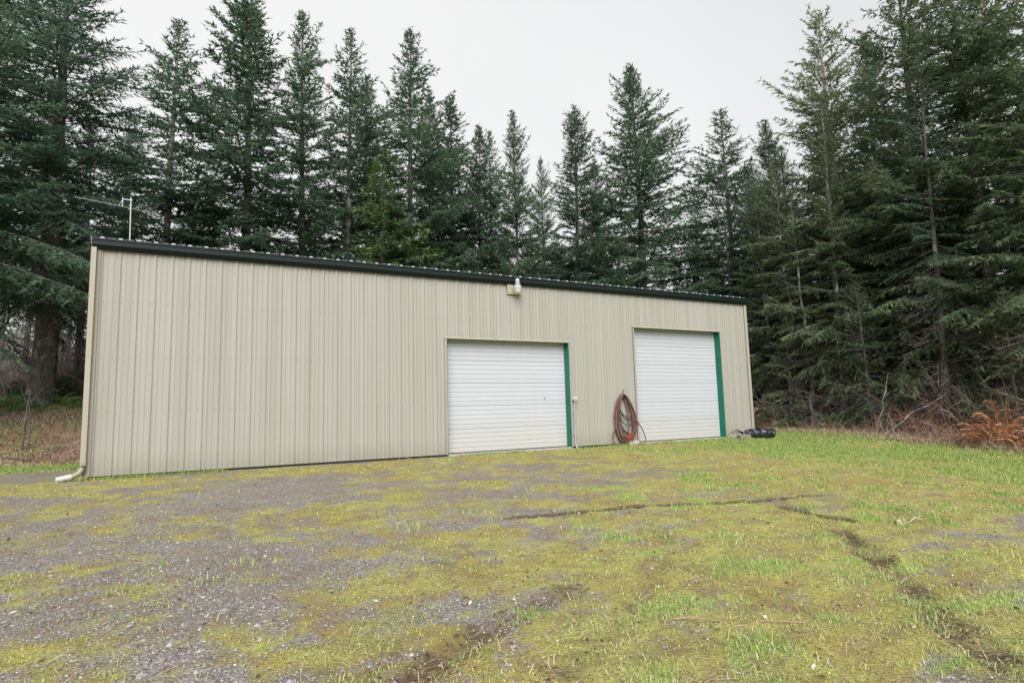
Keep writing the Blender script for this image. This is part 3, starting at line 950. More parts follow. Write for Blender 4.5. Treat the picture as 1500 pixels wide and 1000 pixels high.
# ------------------------------------------------------------------ conifers
def conifer(seed, H, R, cb, whorl=0.42, per=5, dens=1.0, droop=0.25, up_top=0.85, shape=0.85, spray=(0.09, 0.16), sw=0.034,
            miss=0.12, trunk_r=0.2, dead_from=0.8, dead_n=40, dead_len=1.3, sp_b=0.115, sp_s=0.07, inner=0.16, lb_k=0.27, limb=1.0, wobble=0.012):
    """returns (trunk mesh V,F), (crown V,F), (dead twig V,F)"""
    rg = np.random.RandomState(seed)
    # trunk
    K = 26
    tz = np.linspace(-0.4, H, K)
    wob = np.cumsum(rg.normal(0, wobble, (K, 2)), 0); wob -= wob[1:2]
    P = np.stack([wob[:, 0], wob[:, 1], tz], -1)[None]
    rr = trunk_r * np.clip(1 - np.maximum(tz, 0) / H, 0, 1) ** 0.85 + 0.008
    rr = rr * (1 + 0.45 * np.exp(-np.maximum(tz, 0) / 0.35))
    TV, TF = tubes(P, rr[None], 10)
    # branches
    zs_, az, L_ = [], [], []
    az0, ph0, asym = rg.uniform(0, 6.28), rg.uniform(0, 6.28), rg.uniform(0.05, 0.22)
    z = cb
    while z < H - 0.15:
        t = (z - cb) / (H - cb)
        k = per + rg.randint(-1, 2)
        a0 = rg.uniform(0, 6.28)
        for i in range(k):
            if rg.rand() < miss: continue
            zs_.append(z + rg.uniform(-0.24, 0.24)); az.append(a0 + i * 6.283 / k + rg.uniform(-0.35, 0.35))
            prof = (1 - t) ** shape * min(1.0, 0.55 + t * 3.2)
            l = R * prof * rg.uniform(0.5, 1.1) * (1 + asym * math.cos(az[-1] - az0)) * (1 + 0.22 * math.sin(z * 1.3 + az[-1] + ph0))
            if rg.rand() < 0.07: l *= 1.22
            L_.append(max(l, 0.16))
        z += whorl * (1 - 0.35 * t) * rg.uniform(0.8, 1.2)
    zs_ = np.array(zs_); az = np.array(az); L_ = np.array(L_)
    nb = len(zs_); t = np.clip((zs_ - cb) / (H - cb), 0, 1)
    a1 = -0.30 + (up_top + 0.42) * t ** 1.2 + rg.normal(0, 0.19, nb)
    a2 = -droop * (1 - t) + 0.16 + rg.normal(0, 0.07, nb)
    hd = np.stack([np.cos(az), np.sin(az), np.zeros(nb)], -1)
    ox = np.interp(zs_, tz, wob[:, 0]); oy = np.interp(zs_, tz, wob[:, 1])
    base = np.stack([ox, oy, zs_], -1)
    bend = rg.normal(0, 0.2, nb)
    lat = np.stack([-hd[:, 1], hd[:, 0], np.zeros(nb)], -1)
    def bpos(i, tau):
        l = L_[i]
        return (base[i] + hd[i] * (l * tau)[:, None] + lat[i] * (l * bend[i] * tau ** 2)[:, None]
                + np.array([0, 0, 1.0]) * (l * (a1[i] * tau + a2[i] * tau ** 2))[:, None])
    def bdir(i, tau):
        return norm(hd[i] + lat[i] * (2 * bend[i] * tau)[:, None] + np.array([0, 0, 1.0]) * (a1[i] + 2 * a2[i] * tau)[:, None])
    # limb tubes join the trunk skin
    KK = 5
    tt = np.linspace(0, 0.96, KK)
    BP = np.stack([bpos(np.arange(nb), np.full(nb, q)) for q in tt], 1)
    br = (0.010 + 0.011 * L_)[:, None] * limb * np.linspace(1, 0.22, KK)[None]
    LV, LF = tubes(BP, br, 3)
    WV = np.concatenate([TV, LV]); WF = np.concatenate([TF, LF + len(TV)])
    # branchlets
    cnt = np.maximum(3, (L_ / sp_b)).astype(int)
    bi = np.repeat(np.arange(nb), cnt * 2)
    loc = np.concatenate([np.arange(c * 2) for c in cnt])
    side = np.where(loc % 2 == 0, 1.0, -1.0)
    tau = (loc // 2 + rg.uniform(0.1, 0.9, len(loc))) / cnt[bi]
    tau = inner + (1 - inner) * tau
    keep = rg.rand(len(tau)) < 0.9
    bi, side, tau = bi[keep], side[keep], tau[keep]
    lb = (lb_k * L_[bi] + 0.14) * np.clip((tau - inner * 0.6) / 0.3, 0.25, 1) * (1.12 - tau) * rg.uniform(0.6, 1.2, len(tau))
    lb = np.minimum(lb, 0.85)
    bp = bpos(bi, tau); bd = bdir(bi, tau)
    ang = rg.uniform(0.6, 1.15, len(tau))
    bl_dir = norm(bd * np.cos(ang)[:, None] + lat[bi] * (side * np.sin(ang))[:, None]
                  + np.array([0, 0, 1.0]) * (rg.normal(0.0, 0.16, len(tau)) - 0.28 * droop / 0.25 * (1 - t[bi]))[:, None])
    # sprays along the branchlets
    c2 = np.maximum(1, (lb / sp_s * dens)).astype(int)
    si = np.repeat(np.arange(len(lb)), c2)
    l2 = np.concatenate([np.arange(c) for c in c2]) if len(c2) else np.zeros(0)
    sg = (l2 + rg.uniform(0, 1, len(si))) / c2[si]
    sag = -0.22 * lb[si] * sg ** 2 * (1 - t[bi[si]])
    sp = bp[si] + bl_dir[si] * (lb[si] * sg)[:, None]
    sp[:, 2] += sag
    s2 = rg.choice([-1.0, 1.0], len(si))
    up = np.array([0, 0, 1.0])
    la = norm(np.cross(up[None], bl_dir[si]))
    aa = rg.uniform(0.15, 0.9, len(si))
    sd = norm(bl_dir[si] * np.cos(aa)[:, None] + la * (s2 * np.sin(aa))[:, None] + up * rg.normal(0.06, 0.34, len(si))[:, None])
    # sprays on the main axis, thicker towards the tip
    c3 = np.maximum(3, (L_ / sp_s * 0.8 * dens)).astype(int)
    mi_ = np.repeat(np.arange(nb), c3)
    mt = inner + (1 - inner) * rg.uniform(0, 1, len(mi_)) ** 0.7
    mp = bpos(mi_, np.minimum(mt, 1.0)); md = norm(bdir(mi_, mt) + rg.normal(0, 0.45, (len(mi_), 3)))
    # leader
    nl = 46
    lz = H - rg.uniform(0, 1, nl) ** 1.4 * 1.1
    lp = np.stack([np.full(nl, wob[-1, 0]), np.full(nl, wob[-1, 1]), lz], -1)
    ld = norm(np.concatenate([rg.normal(0, 0.7, (nl, 2)), np.full((nl, 1), 0.8)], 1))
    Pp = np.concatenate([sp, mp, lp]); Dd = np.concatenate([sd, md, ld])
    n = len(Pp)
    sl = rg.uniform(spray[0], spray[1], n)
    rnd = norm(np.cross(Dd, norm(rg.normal(0, 0.55, (n, 3)) + up)))
    w = sw * rg.uniform(0.6, 1.3, n)
    A = Pp - rnd * (w / 2)[:, None]
    B = Pp + rnd * (w / 2)[:, None]
    C_ = Pp + Dd * sl[:, None]
    C_[:, 2] -= 0.15 * sl
    CV = np.stack([A, B, C_], 1).reshape(-1, 3)
    CF = np.arange(3 * n).reshape(n, 3)
    # dead lower twigs
    if dead_n:
        dz = rg.uniform(dead_from, cb + 0.25 * (H - cb) * 0.5, dead_n)
        da = rg.uniform(0, 6.28, dead_n); dl = dead_len * rg.uniform(0.3, 1.0, dead_n)
        hd2 = np.stack([np.cos(da), np.sin(da), np.zeros(dead_n)], -1)
        sl0 = rg.normal(-0.12, 0.22, dead_n)
        q = np.linspace(0, 1, 5)
        DP = (np.stack([np.interp(dz, tz, wob[:, 0]), np.interp(dz, tz, wob[:, 1]), dz], -1)[:, None, :] + hd2[:, None, :] * (dl[:, None] * q)[..., None]
              + up * (dl[:, None] * (sl0[:, None] * q - 0.15 * q ** 2))[..., None])
        DP[:, 1:] += rg.normal(0, 0.025, (dead_n, 4, 3))
        DV, DF = tubes(DP, (0.006 + 0.005 * dl)[:, None] * np.linspace(1, 0.3, 5)[None], 3)
        # twigs off the dead limbs
        m = dead_n * 7
        ti = rg.randint(0, dead_n, m); tq = rg.uniform(0.3, 1, m)
        k0 = np.minimum((tq * 4).astype(int), 3); fr = (tq * 4 - k0)[:, None]
        s0 = DP[ti, k0] * (1 - fr) + DP[ti, k0 + 1] * fr
        tdir = norm(hd2[ti] + rg.normal(0, 0.75, (m, 3)))
        tl = dl[ti] * rg.uniform(0.1, 0.35, m)
        tq2 = np.linspace(0, 1, 3)
        TP = s0[:, None] + tdir[:, None] * (tl[:, None] * tq2)[..., None]
        TP[:, 2, 2] -= 0.1 * tl
        V2, F2 = tubes(TP, np.full((m, 3), 0.0045) * np.array([1, .8, .4]), 3)
        DV2 = np.concatenate([DV, V2]); DF2 = np.concatenate([DF, F2 + len(DV)])
    else:
        DV2 = DF2 = None
    return (WV, WF), (CV, CF), (DV2, DF2)

PROTO = {}
def proto(key, name, mat, bark, **kw):
    (WV, WF), (CV, CF), (DV, DF) = conifer(**kw)
    PROTO[key] = dict(name=name, H=kw['H'], trunk=np_mesh('trunk', WV, WF, [bark], smooth=True),
                      crown=np_mesh('crown', CV, CF, [mat]),
                      dead=None if DV is None else np_mesh('dead_branches', DV, DF, [M_DEAD]))

def tree(key, x, y, H, wide=1.0, label='', group=None, rz=None, cat='tree'):
    p = PROTO[key]
    s = H / p['H']
    z = float(ground_z(x, y))
    t = thing(p['name'], label, cat, (x, y, z), rz if rz is not None else random.uniform(0, 6.28), group)
    t.scale = (s * wide, s * wide, s)
    t.rotation_euler.x, t.rotation_euler.y = random.gauss(0, 0.012), random.gauss(0, 0.012)
    link('trunk', p['trunk'], None, t)
    link('crown', p['crown'], None, t)
    if p['dead'] is not None:
        d = link('dead_branch', p['dead'], None, t); d['kind'] = 'stuff'
    return t

FINE = dict(spray=(0.12, 0.26), sw=0.07, sp_s=0.062, limb=0.6, inner=0.1)
proto('open', 'fir_tree', M_FIR, M_BARK, seed=1, H=20, R=4.3, cb=2.0, dens=1.1, whorl=0.38, per=8, droop=0.26, shape=0.78, trunk_r=0.2, miss=0.16, dead_n=30, sp_b=0.13, **FINE)
proto('open_ragged', 'fir_tree', M_FIR, M_BARK, seed=21, H=20, R=4.4, cb=2.5, dens=1.1, whorl=0.42, per=7, droop=0.32, up_top=1.0, shape=0.82, trunk_r=0.2, miss=0.2, dead_n=40, sp_b=0.13, **FINE)
proto('dense', 'fir_tree', M_FIR, M_BARK, seed=2, H=20, R=4.4, cb=1.8, dens=1.15, whorl=0.36, per=7, droop=0.3, shape=0.8, trunk_r=0.2, miss=0.06, dead_n=30, sp_b=0.13, **FINE)
proto('dense_ragged', 'fir_tree', M_FIR_DARK, M_BARK, seed=22, H=20, R=4.2, cb=1.8, dens=1.15, whorl=0.37, per=7, droop=0.2, up_top=0.7, shape=0.75, trunk_r=0.2, miss=0.1, dead_n=30, sp_b=0.13, **FINE)
proto('sparse', 'fir_tree', M_FIR, M_BARK_PALE, seed=3, H=19, R=4.0, cb=3.0, dens=1.0, whorl=0.42, per=6, droop=0.3, shape=0.8, trunk_r=0.17, miss=0.2, dead_n=45, sp_b=0.13, **FINE)
proto('broad', 'fir_tree', M_FIR, M_BARK, seed=4, H=20, R=5.8, cb=2.0, dens=1.0, whorl=0.40, per=8, droop=0.2, up_top=0.75, shape=0.85, trunk_r=0.22, miss=0.08, dead_n=40, sp_b=0.15, **FINE)
proto('narrow', 'fir_tree', M_FIR, M_BARK, seed=5, H=19, R=3.4, cb=2.0, dens=1.15, whorl=0.34, per=7, droop=0.27, shape=0.75, trunk_r=0.16, miss=0.08, dead_n=30, sp_b=0.13, **FINE)
proto('cedar', 'cedar_tree', M_CEDAR, M_BARK, seed=6, H=12, R=3.2, cb=0.8, dens=1.1, whorl=0.34, per=6, droop=0.75, up_top=0.5, shape=0.7, trunk_r=0.16, miss=0.08, spray=(0.14, 0.3), sw=0.065, dead_n=0)
proto('edge', 'fir_tree', M_EDGE, M_BARK_PALE, seed=7, H=19, R=4.2, cb=3.2, dens=1.15, whorl=0.40, per=6, droop=0.36, shape=0.68, trunk_r=0.22, miss=0.12, dead_n=120, dead_len=2.4, sp_b=0.125, spray=(0.11, 0.24), sw=0.06, sp_s=0.06, limb=0.65)
proto('edge_dense', 'fir_tree', M_EDGE, M_BARK, seed=8, H=19, R=4.5, cb=2.4, dens=1.1, whorl=0.42, per=6, droop=0.42, shape=0.7, trunk_r=0.24, miss=0.08, dead_n=120, dead_len=2.4, sp_b=0.125, spray=(0.11, 0.24), sw=0.06, sp_s=0.06, limb=0.65)
proto('big', 'fir_tree', M_FIR_DARK, M_BARK, seed=9, H=17, R=4.6, cb=3.7, dens=1.0, whorl=0.42, per=8, droop=0.36, up_top=0.65, shape=0.7, trunk_r=0.3, miss=0.1, dead_n=30, sp_b=0.125, spray=(0.10, 0.22), sw=0.048, sp_s=0.054, limb=0.7)
proto('pole', 'forest_fir', M_FIR_DARK, M_BARK, seed=10, H=17, R=2.7, cb=6.0, dens=0.9, whorl=0.45, droop=0.3, shape=0.55, trunk_r=0.15, miss=0.12, dead_n=120, dead_len=1.9, spray=(0.14, 0.28), sw=0.06)
proto('stem', 'pale_stemmed_fir', M_EDGE, M_STEM, seed=12, H=13, R=2.3, cb=2.6, dens=1.1, whorl=0.5, per=5, droop=0.4, shape=0.55, trunk_r=0.10, miss=0.2, dead_n=90, wobble=0.045, dead_len=1.5, dead_from=0.4, sp_b=0.125, spray=(0.10, 0.22), sw=0.046, sp_s=0.054)
proto('young', 'young_fir', M_EDGE, M_BARK, seed=11, H=6, R=1.9, cb=0.3, dens=1.1, whorl=0.28, per=6, droop=0.35, shape=0.8, trunk_r=0.07, miss=0.06, dead_n=0, spray=(0.1, 0.2), sw=0.045)

# the skyline behind the building, left to right: kind, x, y, tip height, width, label
SKY = [
    ('big', -4.4, 8.6, 17.5, 1.0, 'dark dense fir cut off by the left edge of the photo'),
    ('big', -2.56, 11.45, 18.4, 1.0, 'biggest dark fir with a thick bare lower trunk left of the building'),
    ('sparse', 0.74, 16.87, 20.2, 1.05, 'thin open fir with a bare spiky top beside the antenna mast'),
    ('open', 3.98, 15.98, 22.2, 1.05, 'tallest wide-limbed fir with a thick trunk behind the left half of the roof'),
    ('open_ragged', 6.92, 17.67, 23.2, 0.8, 'tall slender fir right of the wide-limbed one, its top bare and spiky'),
    ('sparse', 9.36, 18.62, 23.2, 0.85, 'lean tall fir with a see-through top, second left of the light green cedar'),
    ('narrow', 11.10, 20.19, 21.4, 0.9, 'rounded fir crown squeezed between two taller spires above the cedar'),
    ('open_ragged', 12.09, 16.10, 22.2, 0.85, 'pointed spire fir rising straight above the light green cedar'),
    ('dense_ragged', 14.33, 18.51, 20.7, 0.7, 'compact dark fir just right of the spire above the cedar'),
    ('narrow', 15.79, 18.88, 20.5, 0.9, 'narrow spindly fir where the skyline steps down to the centre'),
    ('narrow', 18.09, 20.01, 19.7, 0.85, 'left one of the twin small fir tips in mid skyline'),
    ('sparse', 19.44, 20.40, 19.9, 0.8, 'right one of the twin small fir tips in mid skyline'),
    ('dense', 19.38, 17.05, 19.4, 0.65, 'bushy pointed fir directly above the yard lamp'),
    ('broad', 23.01, 19.80, 18.2, 0.55, 'low leafy fir in the dip right of the yard lamp'),
    ('open', 21.85, 14.56, 19.2, 0.85, 'straight-trunked fir with a pale stem between lamp and broad fir'),
    ('dense_ragged', 26.90, 18.71, 18.5, 0.7, 'short fir tucked in left of the broad fir'),
    ('broad', 25.88, 13.10, 22.2, 0.95, 'broad cone-shaped fir standing alone tallest above the right door'),
    ('broad', 33.51, 16.34, 16.5, 0.6, 'thin low fir in the sky gap right of the broad cone'),
    ('sparse', 29.29, 9.44, 18.3, 1.15, 'leaning pale-stemmed fir above the right end of the roof'),
    ('dense', 29.34, 6.23, 16.2, 0.9, 'small fir left of the tall grey-stemmed one at the right forest'),
    ('dense_ragged', 34.06, 11.60, 16.8, 0.8, 'distant fir filling the gap past the right end of the roof'),
    ('edge', 26.82, 1.52, 18.9, 0.85, 'tall fir with a bare grey stem leading the right forest skyline'),
    ('dense', 30.45, 1.77, 19.2, 0.9, 'fir behind the grey-stemmed one, its tip just showing'),
    ('edge_dense', 26.69, -1.92, 19.4, 0.84, 'large dense fir rising out of the top right of the photo'),
    ('edge', 26.57, -4.09, 19.0, 0.84, 'tall edge fir with a mossy trunk, second from the right edge'),
    ('edge_dense', 25.07, -6.42, 17.0, 0.84, 'nearest broad fir at the right edge with drooping green limbs'),
    ('edge', 32.31, -2.85, 20.4, 0.84, 'fir seen between the two big firs at the top right'),
    ('cedar', 10.3, 14.9, 14.6, 1.05, 'light green drooping cedar behind the middle of the roof'),
    ('cedar', 12.9, 15.2, 10.4, 1.1, 'lower bright green cedar at the right foot of the drooping one'),
    ('cedar', 11.9, 17.2, 13.6, 1.1, 'light green cedar just behind and right of the drooping one'),
    ('cedar', 8.2, 15.6, 8.8, 1.0, 'small yellow-green cedar peeping over the roof left of the drooping one'),
]
for key, x, y, top, wide, lab in SKY:
    tree(key, x, y, top - float(ground_z(x, y)), wide * (1.27 if key != 'cedar' else 1.0), lab, rz=2.2 if x == -2.56 else None)

rg = np.random.RandomState(42)
FILL_LAB = 'lower fir filling the wood close behind the roof'
FILL_GRP = 'lower firs close behind the roof'
for x, y, top, lab in [
    (1.8, 19.5, 13, 'low fir behind the roof between the thin open fir and the tallest fir'),
    (3.0, 22.5, 15, "low fir behind the roof just left of the tallest fir's trunk"),
    (5.4, 20.5, 12.5, "low fir behind the roof just right of the tallest fir's trunk"),
    (6.0, 16.5, 10.5, 'small fir at the roofline left of the bare-topped slender fir'),
    (8.4, 22.0, 15.5, 'mid-height fir just right of the bare-topped slender fir'),
    (10.6, 23.5, 15, None), (13.6, 21.5, 14, None), (15.6, 17.0, 11.5, None), (17.2, 17.5, 11, None), (17.0, 22.5, 15.5, None), (20.8, 22.5, 14.5, None),
    (22.6, 17.0, 11, 'small fir at the foot of the straight pale-stemmed fir'),
    (24.6, 15.8, 10.5, 'small fir at the roofline left of the broad cone fir'), (25.0, 21.5, 14.5, None),
    (28.6, 14.6, 11, 'small fir at the roofline right of the broad cone fir'), (29.6, 18.0, 12.5, None),
    (7.4, 19.8, 13.5, None), (12.4, 20.4, 14, None), (14.6, 18.2, 12, None), (19.2, 19.0, 12.5, None), (22.0, 20.0, 13.5, None), (23.6, 18.2, 12, None), (27.0, 16.6, 11.5, None), (26.2, 20.0, 13, None), (30.4, 15.2, 11.5, None), (33.0, 14.2, 11.5, None),
    (31.8, 12.4, 10, 'small fir at the roofline under the leaning pale-stemmed fir')]:
    key = ('dense', 'dense_ragged', 'open_ragged', 'dense')[rg.randint(4)]
    tree(key, x, y, top * 0.95, 1.15, lab or FILL_LAB, None if lab else FILL_GRP)

FOREST_R = 'fir in the dark crowd behind the front trees of the right wood'
for x, y, lab in [
    (25.6, 4.4, "fir standing right behind the building's far right corner"), (27.6, 4.4, 'fir between the building corner and the tall grey-stemmed fir'),
    (24.6, 0.5, 'front fir on the wood edge below the tall grey-stemmed fir'), (24.6, -3.2, 'front fir on the wood edge above the leaning dead pole'),
    (26.6, 7.4, 'fir rising behind the right end of the roof edge'),
    (28.2, -0.6, None), (31.8, 1.6, None), (29.0, 2.6, None), (31.4, 4.2, None), (33.6, 4.6, None), (34.6, 0.2, None), (37.4, 3.0, None), (40.5, 0.5, None), (36.0, 7.4, None),
    (29.6, -5.2, None), (25.0, -8.6, None), (28.4, -7.6, None), (33.0, -5.6, None), (36.6, -3.4, None)]:
    near = x < 29
    tree(('edge', 'edge_dense', 'pole')[rg.randint(3)] if near else ('dense', 'edge_dense', 'edge')[rg.randint(3)], x, y,
         rg.uniform(12, 15.5), rg.uniform(0.8, 1.0), lab or FOREST_R, None if lab else 'firs of the right-hand wood')
for x, y, h, lab in [
    (23.9, 1.35, 11.0, 'slim pale lichen-patched trunk nearest the building corner'), (24.3, 2.3, 11.5, 'slim pale trunk close behind the one nearest the building corner'),
    (24.1, 0.1, 9.5, 'short slim pale trunk at the wood edge right of the corner trunks'), (25.3, -2.75, 13.0, 'tall pale grey trunk in the wood left of the rusty bracken'),
    (26.1, -0.8, 11.5, 'pale trunk set back in the middle of the right wood')]:
    tree('stem', x, y, h, 0.9, lab)
FOREST_L = 'slim fir pole in the dim wood left of the building'
for x, y in [(-5.4, 15.5), (-3.8, 17.6), (-2.2, 16.2), (-0.9, 18.4), (-6.8, 18.8), (-4.8, 21.2), (-2.9, 22.8), (-1.2, 23.2), (-6.6, 25.8), (-4.0, 27.0), (-1.8, 28.2), (0.4, 27.0)]:
    tree('pole', x, y, rg.uniform(12.5, 15.5), rg.uniform(0.85, 1.1), FOREST_L, 'fir poles of the left-hand wood')
for x, y, h, lab in [(23.4, 2.0, 4.6, 'small bushy fir at the wood edge right of the building corner'), (23.6, -1.2, 5.6, 'young fir with low green limbs in the middle of the right wood edge'),
                     (24.0, -5.4, 4.8, 'young fir just left of the rusty bracken'), (25.0, 3.2, 6.5, 'taller young fir half hidden beside the building corner'),
                     (-1.0, 13.6, 3.6, 'little dark fir on the bank against the building')]:
    tree('young', x, y, h, 1.0, lab)

# far wood: one mass of crowns and stems well behind the others
Vs, Fs, off = [], [], 0
Vt, Ft, offt = [], [], 0
rgf = np.random.RandomState(5)
base_w, base_c, _ = conifer(seed=77, H=14, R=2.6, cb=1.2, whorl=0.7, per=5, dens=0.5, droop=0.3, spray=(0.3, 0.55), sw=0.16, trunk_r=0.16, dead_n=0, sp_b=0.34, sp_s=0.22)
spots = [(rgf.uniform(-34, -1.5), rgf.uniform(33, 55)) for _ in range(46)] + [(rgf.uniform(42, 58), rgf.uniform(-30, 26)) for _ in range(52)]
for x, y in spots:
    a = rgf.uniform(0, 6.28); s = rgf.uniform(0.75, 1.05)
    Rm = np.array([[math.cos(a), -math.sin(a), 0], [math.sin(a), math.cos(a), 0], [0, 0, 1]]) * s
    o_ = np.array([x, y, float(ground_z(x, y))])
    Vs.append(base_c[0] @ Rm.T + o_); Fs.append(base_c[1] + off); off += len(base_c[0])
link('distant_wood', np_mesh('distant_wood', np.concatenate(Vs), np.concatenate(Fs), [M_FIR_DARK]), kind='stuff', label='far dark wood behind the nearer firs', cat='wood')

# ------------------------------------------------------------------ undergrowth
def tangle(seed, n, rx, ry, h, rad=0.007, arch=0.6, K=6, lie=0.3):
    """a heap of twigs: starts on an ellipse, arching up and over"""
    rg = np.random.RandomState(seed)
    a = rg.uniform(0, 6.28, n); q = np.sqrt(rg.uniform(0, 1, n))
    st = np.stack([rx * q * np.cos(a), ry * q * np.sin(a), np.full(n, -0.05)], -1)
    az = rg.uniform(0, 6.28, n); ln = h * rg.uniform(0.5, 1.3, n)
    el = np.where(rg.rand(n) < lie, rg.uniform(0.05, 0.4, n), rg.uniform(0.6, 1.45, n))
    d = np.stack([np.cos(az) * np.cos(el), np.sin(az) * np.cos(el), np.sin(el)], -1)
    t = np.linspace(0, 1, K)
    side = norm(rg.normal(0, 1, (n, 3)))
    P = st[:, None] + d[:, None] * (ln[:, None] * t)[..., None] + side[:, None] * (0.22 * ln[:, None] * t ** 2)[..., None]
    P[..., 2] -= arch * ln[:, None] * t ** 2.2 * 0.7
    P[:, 1:] += rg.normal(0, 0.02 * h, (n, K - 1, 3))
    P[..., 2] = np.maximum(P[..., 2], -0.04)
    V, F = tubes(P, (rad * rg.uniform(0.6, 1.6, n))[:, None] * np.linspace(1, 0.35, K)[None], 3)
    m = n * 3
    ti = rg.randint(0, n, m); k = rg.randint(1, K - 1, m)
    s0 = P[ti, k]; td = norm(d[ti] + rg.normal(0, 0.8, (m, 3))); tl = ln[ti] * rg.uniform(0.12, 0.35, m)
    TP = s0[:, None] + td[:, None] * (tl[:, None] * np.linspace(0, 1, 3))[..., None]
    V2, F2 = tubes(TP, np.full((m, 3), rad * 0.55) * np.array([1, .8, .4]), 3)
    return np.concatenate([V, V2]), np.concatenate([F, F2 + len(V)])

def leaves_cloud(seed, n, rx, ry, h, size):
    rg = np.random.RandomState(seed)
    p = norm(rg.normal(0, 1, (n, 3))) * (rg.uniform(0, 1, n) ** 0.4)[:, None] * np.array([rx, ry, h])
    p[:, 2] = np.abs(p[:, 2])
    p *= (0.75 + 0.5 * fbm(p[:, :1] * 2, p[:, 1:2] * 2, seed, 2))
    d = norm(rg.normal(0, 1, (n, 3)) + np.array([0, 0, 0.2])); u_ = norm(np.cross(d, rg.normal(0, 1, (n, 3))))
    s = size * rg.uniform(0.6, 1.4, n)[:, None]
    V = np.stack([p - u_ * s * .3, p + d * s * .5 - 0.0 * u_, p + u_ * s * .3, p - d * s * .5], 1).reshape(-1, 3)
    V = np.stack([p - d * s * .5, p + u_ * s * .3, p + d * s * .5, p - u_ * s * .3], 1).reshape(-1, 3)
    return V, np.arange(4 * n).reshape(n, 4)

TH = [tangle(100 + i, 120, 0.9, 0.9, 2.6, 0.009, 0.35, K=5, lie=0.1) for i in range(3)]
THB = [tangle(110 + i, 110, 0.8, 0.8, 2.0, 0.008, 0.45, K=5, lie=0.15) for i in range(2)]
BR = [tangle(120 + i, 150, 1.0, 0.6, 1.0, 0.007, 0.8, K=5, lie=0.5) for i in range(3)]
SA = [leaves_cloud(130 + i, 1500, 0.85, 0.85, 0.8, 0.10) for i in range(2)]
def mass(name, items, mat, label, cat):
    """undergrowth that nobody could count: one object"""
    Vs, Fs, off = [], [], 0
    for (V, F), x, y, sc in items:
        a = random.uniform(0, 6.28)
        sx, sy, sz = sc if isinstance(sc, tuple) else (sc, sc, sc)
        X = V[:, 0] * sx * math.cos(a) - V[:, 1] * sy * math.sin(a) + x
        Y = V[:, 0] * sx * math.sin(a) + V[:, 1] * sy * math.cos(a) + y
        Vs.append(np.stack([X, Y, V[:, 2] * sz + ground_z(X, Y)], -1)); Fs.append(F + off); off += len(V)
    link(name, np_mesh(name, np.concatenate(Vs), np.concatenate(Fs), [mat]), kind='stuff', label=label, cat=cat)
rg = np.random.RandomState(17)
mass('thicket', [(TH[i % 3], rg.uniform(-8.5, 0.3), rg.uniform(13.6, 24), rg.uniform(0.8, 1.6)) for i in range(26)], M_THICKET, 'leafless grey-brown thicket among the trunks of the left wood', 'thicket')
mass('evergreen_undergrowth', [(SA[i % 2], rg.uniform(-8, 0.1), rg.uniform(13.0, 20), rg.uniform(0.5, 1.0)) for i in range(18)], M_SALAL, 'low leafy evergreen undergrowth at the foot of the left wood', 'undergrowth')
its = []
for i in range(18):
    y = rg.uniform(-9, 5.0); its.append((TH[i % 3], 23.7 + rg.uniform(0, 5.5), y, rg.uniform(0.6, 1.2)))
mass('thicket', its, M_THICKET, 'leafless grey thicket under the right-hand firs', 'thicket')
its = []
for i in range(11):
    y = rg.uniform(-9, 4.0); its.append((THB[i % 2], 22.8 + rg.uniform(0, 3.5), y, rg.uniform(0.5, 1.1)))
mass('bramble', its, M_RUSTTWIG, 'rust-brown bramble stems in front of the grey thicket under the right-hand firs', 'bramble')
its = []
for i in range(14):
    y = rg.uniform(-9, 4.5); its.append((SA[i % 2], 23.4 + rg.uniform(0, 5), y, rg.uniform(0.5, 1.1)))
mass('evergreen_undergrowth', its, M_SALAL, 'low leafy evergreen undergrowth beneath the right-hand firs', 'undergrowth')
def rim_x(y): return 21.9 + 0.12 * (y + 4) - 0.07 * max(0, -6 - y) ** 2
its = []
for i, y in enumerate(np.arange(-9.5, 3.0, 0.75)):
    its.append((BR[i % 3], rim_x(y) + rg.uniform(0.1, 1.1), y + rg.uniform(-.2, .2), (rg.uniform(0.7, 1.2), rg.uniform(0.7, 1.3), rg.uniform(0.35, 1.2))))
mass('dead_brush', its, M_BRUSH, 'heaped dead tan twigs along the edge of the right wood', 'brush')
its = []
for i in range(12):
    x = -0.4 - abs(rg.normal(0, 1.2)); y = rg.uniform(6.0, 8.8); its.append((BR[i % 3], x, y, (rg.uniform(0.5, 0.9), rg.uniform(0.5, 0.9), rg.uniform(0.3, 0.7))))
mass('bramble', its, M_BRUSH, 'low dead reddish-brown bramble on the bank left of the building', 'bramble')

